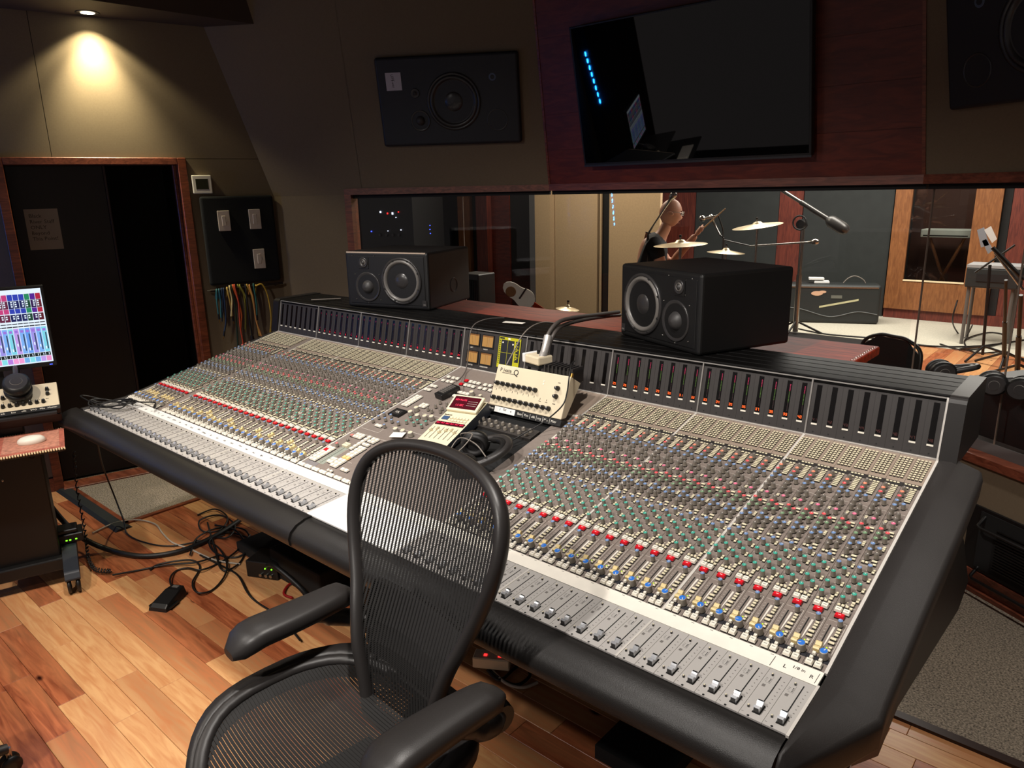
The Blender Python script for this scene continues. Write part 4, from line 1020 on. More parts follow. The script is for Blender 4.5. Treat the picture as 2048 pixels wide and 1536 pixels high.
cords = [('teal patch cord furthest left on the cord rail', (44, 104, 112), [(433, 582), (434, 605), (437, 628)]), ('short teal patch cord second from the left on the rail', (40, 92, 104), [(438, 581), (441, 600), (442, 625)]),
 ('navy patch cord with a dangling plug near the left of the rail', (26, 44, 74), [(447, 580), (450, 610), (452, 640), (449, 662)]), ('short navy patch cord beside the teal ones', (34, 54, 84), [(443, 580), (446, 604), (444, 632)]),
 ('thin yellow patch cord left of the orange cords', (206, 172, 92), [(454, 578), (459, 600), (465, 632)]), ('cream patch cord next to the dark green one', (214, 196, 140), [(459, 575), (464, 600), (463, 622)]),
 ('dark green patch cord hanging to the console edge', (34, 62, 46), [(463, 574), (470, 610), (474, 660), (476, 692)]), ('bright orange patch cord in the middle of the rail', (222, 104, 48), [(466, 573), (476, 600), (483, 628), (482, 645)]),
 ('red orange patch cord hanging lowest beside the green one', (196, 74, 44), [(469, 573), (477, 605), (480, 650), (487, 690)]), ('olive patch cord bundle right of the orange cords', (122, 116, 44), [(476, 572), (487, 588), (491, 620), (491, 648)]),
 ('yellow green patch cord hanging right of the olive one', (150, 146, 60), [(480, 573), (493, 598), (499, 640), (503, 670)]), ('black cable with a thick plug among the patch cords', (22, 22, 24), [(491, 574), (496, 620), (502, 660), (504, 672)]),
 ('yellow patch cord right of the black cable', (216, 176, 84), [(494, 572), (503, 590), (511, 630), (519, 672)]), ('pale orange patch cord doubled over the rail', (226, 160, 96), [(499, 573), (506, 596), (512, 640), (520, 664)]),
 ('short teal patch cord right of the pale orange one', (38, 96, 92), [(507, 571), (512, 600), (514, 630)]), ('long yellow patch cord looping furthest right on the rail', (196, 160, 60), [(512, 572), (524, 569), (535, 590), (542, 630), (541, 658)])]
for i, (lab, c, pts) in enumerate(cords):
    P = [wpx(x, y_, .050 + .003 * (i % 3)) for x, y_ in pts]
    back = [wpx(pts[0][0] - 1.5, pts[0][1] + 16, .022), wpx(pts[0][0], pts[0][1] - 1, .035)]
    t = thing('patch_cord', lab, 'cable', P[0], group='patch cords on the rail')
    L0 = P[0].copy(); m = mat('cord_%d' % i, c, .5)
    q = MB(); q.tube([p - L0 for p in curve(back + P, 8)], .0054, m, 7); q.build('cord', t)
    e = P[-1] - L0; dr = (P[-1] - P[-2]).normalized()
    q = MB(); q.cyl(e, e + dr * .035, .0065 if 'thick' not in lab else .013, m if i % 2 else 'rubber', 8); q.cyl(e + dr * .035, e + dr * .055, .003, 'brassd', 6); q.build('plug', t)

# ================================================================ CABINET BEHIND THE CONSOLE
cb = thing('wooden_sideboard', 'long polished mahogany sideboard behind the console under the window', 'sideboard', (1.79, .62, 0))
Lc = Matrix.Translation((-1.79, -.62, 0))
q = MB(); q.M = Lc; q.box2((.60, .405, 1.085), (2.965, .845, 1.122), 'mahog'); bev(q.build('top', cb), .008, 3)
q = MB(); q.M = Lc; q.box2((.63, .43, .04), (2.93, .82, 1.085), 'mahog'); q.build('body', cb)
q = MB(); q.M = Lc; q.box2((.66, .45, 0), (2.90, .80, .04), 'blackm'); q.build('plinth', cb)
ndm = mat('nail_brass', (200, 190, 180), .2, metal=1.)
q = MB(); q.M = Lc
for k in range(16): q.lathe([(.004, 0), (.002, .003)], 6, ndm, (2.952, .43 + k * .025, 1.122), (0, 0, 1))
q.build('edge_studs', cb)['kind'] = 'stuff'

# ================================================================ GEAR ON THE CONSOLE
def headphone(name, label, Mx, r=.045, band=.085, group=None):
    """cups lie on their side; local z up, band bowing towards +y"""
    t = thing(name, label, 'headphones', Mx.translation, group=group)
    G = Matrix.Translation(-Mx.translation) @ Mx
    for sx in (-1, 1):
        q = MB(); q.M = G @ Matrix.Translation((sx * band * .92, 0, 0)) @ Matrix.Rotation(sx * R(90), 4, 'Y')
        q.lathe([(r * .55, -.014), (r, -.012), (r * 1.03, -.002), (r * .98, .012), (r * .8, .018)], 22, 'black', sy=1.15, capm='ring', cap0=True); q.lathe([(r * .45, .018), (r * .42, .0195)], 20, 'surr', cap1=True, capm='ring'); q.build('ear_cup', t)
        q = MB(); q.M = G @ Matrix.Translation((sx * band * .92, 0, 0)) @ Matrix.Rotation(sx * R(90), 4, 'Y')
        q.tube([(r * .72 * math.cos(a), r * .84 * math.sin(a), -.018) for a in [k * 2 * math.pi / 18 for k in range(18)]], .011, mat('ear_pad', (26, 24, 24), .6), 8, closed=True); q.build('ear_pad', t)
    q = MB(); q.M = G; q.tube([(band * 1.02 * math.cos(a), .145 * math.sin(a) ** .8 if math.sin(a) > 0 else 0, .0) for a in [math.pi * k / 20 for k in range(21)]], .013, 'aeron', 8, flat=1.0); q.build('headband', t)
    q = MB(); q.M = G; q.tube([(band * .98 * math.cos(a), .125 * math.sin(a), .0) for a in [math.pi * k / 20 for k in range(4, 17)]], .012, 'black', 8); q.build('head_cushion', t)
    return t, G
hp0, G = headphone('headphones', 'black headphones lying in the dark pit of the console', T(SM, 1.472 + .62, .29, .035) @ Matrix.Rotation(R(-62), 4, 'Z') @ Matrix.Rotation(R(12), 4, 'X'))
q = MB(); q.M = G.inverted() if False else G
q.tube(curve([(-.08, -.04, .03), (-.05, -.02, .06), (.0, .04, .07), (.05, .0, .05), (.02, -.06, .03), (-.04, -.03, .05), (.03, .05, .05), (.08, .09, .02)], 8), .0022, 'cableg', 6); q.build('cord', hp0)
# reverb remote
RM = T(SM, 1.472 + .344, .287, .0) @ Matrix.Rotation(R(8.5), 4, 'Z')
lx = thing('reverb_remote', 'cream tabletop remote with red displays and small sliders', 'remote control', RM.translation)
G = Matrix.Translation(-RM.translation) @ RM
q = MB(); q.M = G; q.prism([(0, .0), (0, .022), (.205, .040), (.285, .052), (.285, 0)], 0, .140, 'beige2', capm='navy'); q.build('body', lx)
q = MB(); q.M = G; q.prism([(0, .0), (0, .018), (.205, .035), (.285, .045), (.285, 0)], -.001, .141, 'navy'); q.build('base', lx)
DM = G @ frame((0, .205, .040), (1, 0, 0), (0, .94, .34))
q = MB(); q.M = DM; q.box2((.0, .0, 0), (.140, .078, .012), 'beige2'); bev(q.build('display_hood', lx), .003, 2)
q = MB(); q.M = DM; q.box2((.010, .010, .012), (.130, .070, .0126), 'lexd'); dsp = q.build('display', lx)
text('lettering', 'REV PLATE', .011, 'lext', DM @ Matrix.Translation((.045, .052, .0129)), lx); text('lettering', '1.5 SEC', .012, 'lext', DM @ Matrix.Translation((.05, .026, .0129)), lx)
q = MB(); q.M = DM
for k in range(9):
    for j in range(3): q.box((.082 + k * .005, .028 + j * .010, .0128), (.0025, .0015, .0006), 'line')
q.build('scale_print', lx)
KM = G @ frame((0, 0, .0225), (1, 0, 0), (0, .996, .088))
q = MB(); q.M = KM; q.box2((.006, .118, 0), (.134, .136, .003), 'lexd'); q.build('label_display', lx)
for k in range(6): text('lettering', 'DLY', .0085, 'lext', KM @ Matrix.Translation((.018 + k * .021, .127, .0034)), lx)
for k in range(6):
    q = MB(); q.M = KM; q.box2((.017 + k * .021, .035, 0), (.0185 + k * .021, .105, .0006), 'ink'); q.build('slider_slot', lx)
    q = MB(); q.M = KM; q.box((.0178 + k * .021, (.078, .090, .072, .086, .092, .080)[k], .006), (.010, .012, .012), 'cream'); bev(q.build('slider_knob', lx), .002, 1)
for r_ in range(2):
    for k in range(6): q = MB(); q.M = KM; q.box((.052 + k * .014, .150 + r_ * .016, .002), (.011, .010, .004), 'cream'); q.build('key', lx)
q = MB(); q.M = KM; q.box2((.012, .152, 0), (.040, .172, .003), mat('badge_blue', (60, 84, 120), .4)); q.build('badge', lx)
text('lettering', 'lexicon', .012, 'ink', KM @ Matrix.Translation((.024, .184, .0006)), lx)
# talkback switch box
TM = T(SM, 1.472 + .118, .606, .002) @ Matrix.Rotation(R(-8), 4, 'Z')
tb = thing('talkback_switch', 'small black rocker switch box beside the red master buttons', 'switch box', TM.translation); G = Matrix.Translation(-TM.translation) @ TM
q = MB(); q.M = G; q.box2((0, 0, 0), (.052, .098, .024), 'black'); bev(q.build('body', tb), .004, 2)
q = MB(); q.M = G
for k in range(7): q.box2((.008, .018 + k * .010, .024), (.044, .023 + k * .010, .028), 'surr')
q.build('grip_ribs', tb)
# headphone mixer on its stand
def pq_mixer(label, Mx, labels, group):
    """face frame: x along, y up the face, z out"""
    t = thing('headphone_mixer', label, 'mixer', Mx.translation, group=group); G = Matrix.Translation(-Mx.translation) @ Mx
    Wd, Hf = .342, .158
    q = MB(); q.M = G; q.add([(0, 0, 0), (Wd, 0, 0), (Wd, Hf, 0), (0, Hf, 0), (0, .01, -.030), (Wd, .01, -.030), (Wd, Hf - .012, -.072), (0, Hf - .012, -.072)], [(0, 1, 2, 3), (5, 4, 7, 6), (1, 5, 6, 2), (4, 0, 3, 7), (3, 2, 6, 7), (4, 5, 1, 0)], 'beige'); bev(q.build('case', t), .003, 2)
    def kb(x, y_):
        q = MB(); q.M = G @ Matrix.Translation((x, y_, 0)); q.lathe([(.0088, 0), (.0088, .006), (.0070, .016), (.0060, .0185)], 12, 'black'); q.box((.0, .003, .0188), (.0015, .006, .001), 'line'); q.build('knob', t)
    for k in range(8): kb(.020 + k * .0262, .086)
    for k in range(11): kb(.018 + k * .0262, .030)
    kb(.300, .108); kb(.300, .078)
    q = MB(); q.M = G
    for k in range(8): q.box((.020 + k * .0262, .062, .0006), (.0012, .008, .0008), 'ink')
    for x in (.232, .262): q.box((x, .058, .0006), (.0012, .007, .0008), 'ink'); q.box((x, .050, .0006), (.010, .0015, .0008), 'ink')
    q.box((.300, .128, .0006), (.010, .002, .0008), 'ink'); q.box((.296, .050, .0006), (.012, .0025, .0008), 'ink'); q.box((.06, .128, .0006), (.062, .0015, .0008), 'ink')
    for y_ in (.124, .114): q.lathe([(.003, 0), (.003, .0012)], 8, 'white', (.232, y_, 0), (0, 0, 1))
    q.build('legend_print', t)
    text('lettering', 'P ivate', .021, 'ink', G @ Matrix.Translation((.045, .138, .0006)), t); text('lettering', 'Q', .032, 'ink', G @ Matrix.Translation((.096, .135, .0006)), t)
    return t, G
PM = frame((1.887, -.270, .957), Vector((1, .015, 0)), Vector((0, .375, .927)))
pq, G = pq_mixer('cream headphone mixer with two rows of black knobs standing over the console pit', PM, 0, 'cream headphone mixers')
q = MB(); q.M = G; q.cyl((.325, .150, -.03), (.325, .172, -.03), .006, 'brassd', 10); q.build('jack', pq)
q = MB(); q.M = G; q.box2((-.004, -.024, -.10), (.346, -.001, .002), 'black'); stnd = q.build('stand', pq)
TX = G @ Matrix.Translation((0, -.024, .0025))
q = MB(); q.M = TX; q.box2((.035, .001, 0), (.135, .022, .0005), 'tape2'); q.build('paper_tape', pq)
for x, t_ in ((.018, 'Drm'), (.085, 'Gtr'), (.062, '1'), (.115, '4'), (.158, 'Bass'), (.190, 'Pno'), (.222, 'clik'), (.250, 'org'), (.280, 'Mix'), (.315, 'Mstr')):
    text('lettering', t_, .0125, 'ink' if x in (.085, .062, .115) else 'line', TX @ Matrix.Translation((x, .012 if x != .085 else .015, .0008)), pq)
q = MB(); q.M = TX
for x in (.172, .206, .236, .265, .296): q.box2((x, .002, .0002), (x + .0012, .021, .0006), 'line')
q.build('label_lines', pq)
# small beige interface and finned box behind it
ib = thing('interface_box', 'small pale box with knobs perched on the headphone mixer', 'interface', (1.99, -.105, 1.087))
IB = Matrix.Rotation(R(-14), 4, 'Z') @ Matrix.Scale(.80, 4)
q = MB(); q.M = IB; q.box2((-.055, -.035, .016), (.060, .055, .058), 'beige'); bev(q.build('body', ib), .006, 2)
q = MB(); q.M = IB; q.box2((-.064, -.04, .018), (-.042, .05, .062), 'tape2'); bev(q.build('end_panel', ib), .004, 2)
q = MB(); q.M = IB; q.box2((-.05, -.03, 0), (.055, .05, .016), 'blackm'); q.build('foot', ib)
for x in (-.01, .028): q = MB(); q.M = IB; q.cyl((x, .02, .058), (x, .02, .074), .008, 'black', 12); q.build('knob', ib)
fb = thing('finned_box', 'black finned heat sink box behind the headphone mixer', 'power supply', (2.135, -.125, 1.06))
q = MB(); q.box2((-.07, -.03, 0), (.07, .03, .045), 'black'); q.build('body', fb)
for k in range(8): q = MB(); q.box2((-.066 + k * .018, -.033, .01), (-.060 + k * .018, .033, .056), 'ring'); q.build('fin', fb)
def cable(name, label, pts, r, m, n=8, group=None, sub=10, cat='cable'):
    P = curve(pts, sub); o = P[0].copy()
    q = MB(); q.tube([p - o for p in P], r, m, n); ob = q.build(name, loc=o); return tag(ob, label, cat, group)
a = at
cable('audio_cable', 'front thick grey cable curving from the silver tape to the right monitor', [a(1090, 712, Y=-.095), a(1091, 690, Y=-.085), a(1098, 666, Y=-.06), a(1116, 645, Y=.0), a(1145, 636, Y=.13), a(1190, 630, Y=.30), a(1238, 624, Y=.46)], .0085, mat('cable_thick', (74, 68, 64), .45), group='thick grey cables to the right monitor')
cable('audio_cable', 'rear thick grey cable lying behind its twin towards the right monitor', [a(1096, 708, Y=-.085), a(1100, 686, Y=-.07), a(1112, 662, Y=-.03), a(1128, 650, Y=.06), a(1165, 640, Y=.20), a(1210, 633, Y=.38), a(1240, 630, Y=.50)], .0080, mat('cable_thick', (74, 68, 64), .45), group='thick grey cables to the right monitor')
o = cable('tape_wrap', 'crumpled silver tape wrapped around the thick grey cables', [a(1084, 716, Y=-.105), a(1090, 700, Y=-.095), a(1094, 682, Y=-.080), a(1096, 672, Y=-.07)], .0155, 'silver', 10, cat='tape')
cable('thin_cable', 'thin grey cable running over the bridge down to the talkback switch', [a(1008, 636, Z=1.19), a(975, 638, Z=1.20), a(950, 648, Y=.03), a(940, 668, Y=-.012), a(937, 700, Y=-.02), a(933, 735, Y=-.03), a(925, 752, Y=-.10), a(912, 764, Y=-.22)], .0026, mat('cable_thin_grey', (92, 86, 82), .5), 6)
cable('thin_cable', 'thin grey cable arching over the yellow scope to the headphone mixer', [a(1108, 646, Z=1.19), a(1085, 645, Z=1.21), a(1062, 654, Y=.03), a(1044, 672, Y=-.03), a(1030, 698, Y=-.07), a(1013, 730, Y=-.13)], .0030, 'cableg', 6)
cable('hanging_cable', 'black cord hanging across the headphone mixer face into the pit', [a(1149, 722, Y=-.17), a(1144, 728, Y=-.215), a(1139, 750, Y=-.255), a(1134, 785, Y=-.275), a(1124, 812, Y=-.30), a(1090, 842, Y=-.33), a(1050, 866, Y=-.38), a(1015, 884, Y=-.44), a(985, 884, Y=-.50), a(950, 880, Y=-.53)], .0026, 'rubber', 6)
cl = thing('cable_coil', 'loose coil of black cable lying on the far left faders', 'cable', (.06, -.99, .80))
P = []
for k in range(34):
    an = k * .62; r1, r2 = .13 + .02 * math.sin(k * 1.7), .050 + .012 * math.cos(k * 2.1)
    P.append((.02 + r1 * math.cos(an) + .05 * math.sin(an * .5), .015 + r2 * math.sin(an) + r1 * .35 * math.cos(an), .012 + .012 * math.sin(k * 1.3)))
q = MB(); q.tube(curve(P, 4), .0035, 'rubber', 6); q.build('loops', cl)
q = MB(); q.tube(curve([P[-1], (.14, .10, .012), (.22, .135, .016), (.26, .12, .012)], 6), .0035, 'rubber', 6); q.cyl((.26, .12, .012), (.30, .10, .014), .006, 'rubber', 8); q.build('plug_end', cl)
pp = tag((lambda q: q)(MB()).box((0, 0, 0), (.055, .035, .0012), 'tape', rot=Matrix.Rotation(R(20), 3, 'Z')).build('paper_scrap', mw=T(SM, 1.472 + .222, .308, .012)), 'torn white paper scrap between the master knobs', 'paper')
tg = MB(); tg.box((0, 0, 0), (.10, .03, .0015), 'tape', rot=Matrix.Rotation(R(14), 3, 'Z')); tag(tg.build('tape_scrap', loc=a(1028, 645, Z=1.181)), 'scrap of white tape stuck on the ribbed bridge top', 'tape')
tg = MB(); tg.box((0, 0, 0), (.16, .022, .0015), mat('tape_grey', (120, 112, 106), .6), rot=Matrix.Rotation(R(52), 3, 'Z')); tag(tg.build('tape_scrap', loc=a(652, 598, Z=1.181)), 'grey tape strip on the left end of the bridge top', 'tape')

# ================================================================ THE ENGINEER'S CHAIR
ch = thing('office_chair', 'graphite mesh office chair turned away from the console', 'chair', (2.530, -1.497, 0), R(-5))
def sgnp(v, p): return math.copysign(abs(v) ** p, v)
SZ = .585
def seat_pt(an, k=1.0):
    x = .262 * sgnp(math.cos(an), .75) * k; y_ = -.005 + .245 * sgnp(math.sin(an), .78) * k
    z = SZ + .030 * (abs(x) / .262) ** 3 + (-.040 * max(0, (-y_ - .12) / .125) ** 2) + .012 * max(0, (y_ - .1) / .14)
    return Vector((x, y_, z))
N = 48
q = MB(); q.tube([seat_pt(2 * math.pi * k / N) for k in range(N)], .019, 'aeron', 10, closed=True, flat=.75, upv=(0, 0, 1)); q.build('seat_frame', ch)
q = MB(); rings = []
for k in range(N + 1):                                  # flared skirt below the rim
    p = seat_pt(2 * math.pi * k / N); o_ = seat_pt(2 * math.pi * k / N, 1.10 + .12 * max(0, math.sin(2 * math.pi * k / N + .5))); side_ = abs(p.x) / .262
    rings.append([p + Vector((0, 0, .012)), Vector((o_.x, o_.y, p.z + .022 * side_ + .012 * max(0, math.sin(2 * math.pi * k / N)) - .002)), Vector((o_.x * .99, o_.y, p.z - .022)), p * .97 + Vector((0, 0, -.028))])
q.loft(rings, 'aeron', closed=True, caps=False); q.build('seat_shell', ch)
q = MB(); rows = 58
for k in range(rows):
    y_ = -.235 + .455 * k / (rows - 1)
    t = (y_ + .005) / .245; t = max(-.985, min(.985, t)); hw = .262 * (1 - abs(t) ** (1 / .39)) ** .375
    for w_ in (-.0026, .0026): pass
    L1, L2 = [], []
    for j in range(13):
        x = -hw + 2 * hw * j / 12
        z = SZ + .030 * (abs(x) / .262) ** 3 - .040 * max(0, (-y_ - .12) / .125) ** 2 + .012 * max(0, (y_ - .1) / .14) - .016 * (1 - (x / max(hw, .01)) ** 2) + .004
        L1.append((x, y_ - .00372, z)); L2.append((x, y_ + .00372, z))
    n_ = len(L1); q.add(L1 + L2, [(i, i + 1, n_ + i + 1, n_ + i) for i in range(n_ - 1)], 'pell')
q.build('seat_mesh', ch)
BH = [(.03, .118), (.08, .126), (.14, .138), (.20, .154), (.27, .176), (.33, .202), (.40, .233), (.47, .256), (.53, .265), (.58, .260), (.62, .242), (.65, .208), (.672, .154), (.684, .082), (.688, 0)]
def bpt(x, s_):
    k = .036 * (x / .26) ** 2; lum = .030 * math.exp(-((s_ - .22) / .12) ** 2) + .02 * (s_ - .35) ** 2
    return Vector((x + .040 * max(0, .42 - s_) / .42, .150 + .303 * s_ - k - lum + .05 * max(0, .1 - s_), .512 + .953 * s_))
def hw_at(s_):
    for (a0_, w0), (a1_, w1) in zip(BH, BH[1:]):
        if a0_ <= s_ <= a1_: return w0 + (w1 - w0) * (s_ - a0_) / (a1_ - a0_)
    return BH[0][1] if s_ < BH[0][0] else 0
loop = [bpt(-w_, s_) for s_, w_ in BH[:-1]] + [bpt(0, .688)] + [bpt(w_, s_) for s_, w_ in BH[:-1][::-1]]
loop = curve(loop + [bpt(0, .018), loop[0]], 4)[:-1]
q = MB(); q.tube(loop, .0150, 'aeron', 10, closed=True, flat=1.25, upv=(0, -1, .3)); q.build('back_frame', ch)
q = MB(); nst = 46
for k in range(nst):
    x = -.257 + .514 * k / (nst - 1)
    ss = [.03 + .655 * j / 60 for j in range(61)]
    ok = [s_ for s_ in ss if hw_at(s_) > abs(x) + .002]
    if len(ok) < 3: continue
    s0_, s1_ = ok[0], ok[-1]; L1, L2 = [], []
    for j in range(15):
        s_ = s0_ + (s1_ - s0_) * j / 14; p = bpt(x, s_) + Vector((0, .004, 0)); L1.append(p - Vector((.0036, 0, 0))); L2.append(p + Vector((.0036, 0, 0)))
    q.add(L1 + L2, [(i, i + 1, 15 + i + 1, 15 + i) for i in range(14)], 'pell')
for k in range(150):
    s_ = .04 + .64 * k / 149; h_ = hw_at(s_) - .004
    if h_ < .02: continue
    pts = [bpt(-h_ + 2 * h_ * j / 10, s_) + Vector((0, .0045, 0)) for j in range(11)]
    dz = Vector((0, .0002, .00045)); q.add([p - dz for p in pts] + [p + dz for p in pts], [(i, i + 1, 11 + i + 1, 11 + i) for i in range(10)], 'pell')
q.build('back_mesh', ch)
q = MB(); rings = []
for s_ in (.17, .19, .25, .31, .33):
    h_ = min(.165, hw_at(s_) - .012); rings.append([bpt(-h_ + 2 * h_ * j / 12, s_) + Vector((0, .016, 0)) for j in range(13)] + [bpt(h_ - 2 * h_ * j / 12, s_) + Vector((0, .034, 0)) for j in range(13)])
q.loft(rings, mat('lumbar_pad', (30, 28, 28), .6)); q.build('lumbar_pad', ch)
for sx in (-1, 1):
    q = MB(); rings = []
    for k in range(15):
        f = k / 14; y_ = .245 - .33 * f; xo = sx * (.287 - .008 * math.sin(f * math.pi) + .0 * f); z = .742 - .030 * max(0, f - .75) ** 2 * 16 - .02 * max(0, .15 - f)
        hw = (.040 + .014 * math.sin(min(1, f * 1.2) * math.pi * .5)) * (1 - max(0, (f - .86) / .14) ** 2 * .55) * (1 - max(0, (.12 - f) / .12) ** 2 * .45); hh = .027 * (1 - max(0, (f - .9) / .1) ** 2 * .6) * (1 - max(0, (.08 - f) / .08) ** 2 * .6)
        rings.append([(xo + sx * hw * sgnp(math.cos(2 * math.pi * j / 14), .7), y_, z + hh * sgnp(math.sin(2 * math.pi * j / 14), .7)) for j in range(14)])
    if sx < 0: rings = [r_[::-1] for r_ in rings]
    q.loft(rings, 'aeron'); q.build('arm_pad', ch)
    q = MB(); q.tube(curve([(sx * .287, .12, .722), (sx * .292, .16, .70), (sx * .287, .22, .672), (sx * .245, .268, .662), (sx * .195, .262, .655), (sx * .16, .235, .65)], 6), [.018] * 8 + [.024] * 23, 'aeron', 10); q.build('arm_support', ch)
    q = MB(); q.lathe([(.034, -.022), (.036, 0), (.03, .022)], 16, 'aeron', (sx * .262, .26, .662), (sx, 0, 0), cap0=True); q.build('arm_joint', ch)
q = MB(); q.tube(curve([(0, .02, .47), (0, .20, .50), (0, .265, .62), (0, .275, .78)], 6), .030, 'black', 10, flat=.7); q.build('spine', ch)
q = MB(); q.box2((-.06, -.10, .44), (.06, .14, .50), 'black'); bev(q.build('tilt_mechanism', ch), .015, 2)
q = MB(); q.cyl((0, 0, .10), (0, 0, .30), .027, 'black', 16); q.cyl((0, 0, .30), (0, 0, .48), .016, 'steel', 14); q.build('gas_lift', ch)
def star_base(parent, r=.30):
    for k in range(5):
        an = R(18 + 72 * k); d = Vector((math.cos(an), math.sin(an), 0))
        q = MB(); q.tube([d * .02 + Vector((0, 0, .125)), d * .12 + Vector((0, 0, .115)), d * r + Vector((0, 0, .085))], [.030, .026, .018], 'aeron', 8, flat=.8); lg = q.build('base_leg', parent)
        q = MB(); e = d * r; t_ = Vector((-d.y, d.x, 0))
        for o_ in (-.014, .014): q.lathe([(.010, -.008), (.028, -.006), (.030, 0), (.028, .006), (.010, .008)], 18, 'black', e + t_ * o_ + Vector((0, 0, .030)), t_, cap0=True)
        q.cyl(e + Vector((0, 0, .03)), e + Vector((0, 0, .085)), .009, 'steel', 8); q.build('caster', lg)
star_base(ch)
# second chair, of which only a caster shows at the lower left edge
c2 = thing('swivel_chair_base', 'black swivel chair base with a caster at the bottom left corner', 'chair', at(-215, 1665, Z=0))
star_base(c2); q = MB(); q.cyl((0, 0, .10), (0, 0, .42), .025, 'black', 14); q.build('gas_lift', c2)
q = MB(); q.box2((-.22, -.22, .42), (.22, .22, .48), 'black'); bev(q.build('seat', c2), .03, 3)

# ================================================================ EQUIPMENT CART ON THE LEFT
KF = Vector((.246, -1.245, 0)); cf = Vector((.95, -.30, 0)).normalized(); clf = Vector((-cf.y * -1, 0, 0))
cl_ = Vector((cf.y, -cf.x, 0)).normalized()              # along the front edge towards the left of the picture
def cp(a_, b_, z): return KF - cf * a_ + cl_ * b_ + Vector((0, 0, z))
ct = thing('equipment_cart', 'black rolling equipment cart with shelves at the left edge', 'cart', cp(.2, .4, 0))
CM = Matrix.Translation(-ct.location) @ frame(KF, -cl_, -cf, (0, 0, 1))    # local x to the right, y backwards
def cpart2(q, name, bv=0):
    o = q.build(name, ct)
    return bev(o, bv, 2) if bv else o
q = MB(); q.M = CM; q.box2((-.95, .0, .680), (-.002, .32, .697), 'black'); cpart2(q, 'keyboard_tray', .004)
q = MB(); q.M = CM; q.box2((-.95, .255, .785), (-.012, .58, .800), mat('shelf_edge', (44, 42, 42), .3)); cpart2(q, 'upper_shelf', .003)
q = MB(); q.M = CM; q.box2((-.34, .16, .10), (-.10, .36, .68), 'black'); cpart2(q, 'upright', .006)
q = MB(); q.M = CM; q.box2((-.30, .34, .68), (-.16, .44, .79), 'black'); cpart2(q, 'riser', .004)
q = MB(); q.M = CM; q.box2((-.95, .12, .075), (-.06, .18, .135), 'black'); cpart2(q, 'base_beam', .006)
q = MB(); q.M = CM; q.prism([(.02, .055), (-.02, .075), (.0, .11), (.20, .15), (.42, .15), (.42, .09), (.20, .085)], -.095, -.035, 'navy'); cpart2(q, 'foot', .008)
q = MB(); q.M = CM
for o_ in (-.018, .018): q.lathe([(.012, -.009), (.036, -.007), (.038, 0), (.036, .007), (.012, .009)], 18, 'black', (-.065 + o_, .015, .038), (1, 0, 0), cap0=True)
cpart2(q, 'caster')
# computer display
dp = thing('computer_display', 'bright computer display showing colourful mixer channels at the left edge', 'monitor', cp(.48, .28, .80))
DM_ = Matrix.Translation(-dp.location) @ frame(cp(.450, -.018, .978), -cl_, (0, 0, 1), cf)
q = MB(); q.M = DM_; q.box2((-.56, 0, -.030), (0, .385, -.001), 'black'); bev(q.build('housing', dp), .004, 2)
q = MB(); q.M = DM_; q.box2((-.34, -.10, -.035), (-.22, .12, -.028), 'black'); q.box2((-.40, -.16, -.10), (-.16, -.15, .06), 'black'); q.build('stand', dp)
def em(n_, c, st=1.1): return emis('screen_' + n_, c, st)
SC_ = MB(); SC_.M = DM_
sw_, sx0, sy0, sy1 = .022, -.548, .022, .372
def sq(x0, y0, x1, y1, m, z=0.): SC_.quad([(x0, y0, z), (x1, y0, z), (x1, y1, z), (x0, y1, z)], m)
sq(sx0, sy0, -.012, sy1, em('white', (222, 236, 250)))
hues = [('mag', (190, 60, 120)), ('mag', (190, 60, 120)), ('blu', (40, 60, 170)), ('blu', (40, 60, 170)), ('blu', (40, 60, 170)), ('grn', (30, 130, 90)), ('pur', (80, 30, 140)), ('red', (170, 30, 60))]
cols = [('lav', (150, 140, 220)), ('sky', (120, 170, 235)), ('cya', (120, 205, 225)), ('lil', (185, 150, 225)), ('sky', (120, 170, 235)), ('sky2', (95, 150, 230))]
tiles = [('cy2', (130, 215, 225)), ('vio', (175, 120, 215)), ('pnk', (235, 150, 205)), ('pnk', (235, 150, 205)), ('sk3', (110, 170, 225)), ('cy2', (130, 215, 225)), ('sk3', (110, 170, 225)), ('lil', (185, 150, 225)), ('pnk2', (225, 140, 190))]
k = 0; x = -.016 - sw_
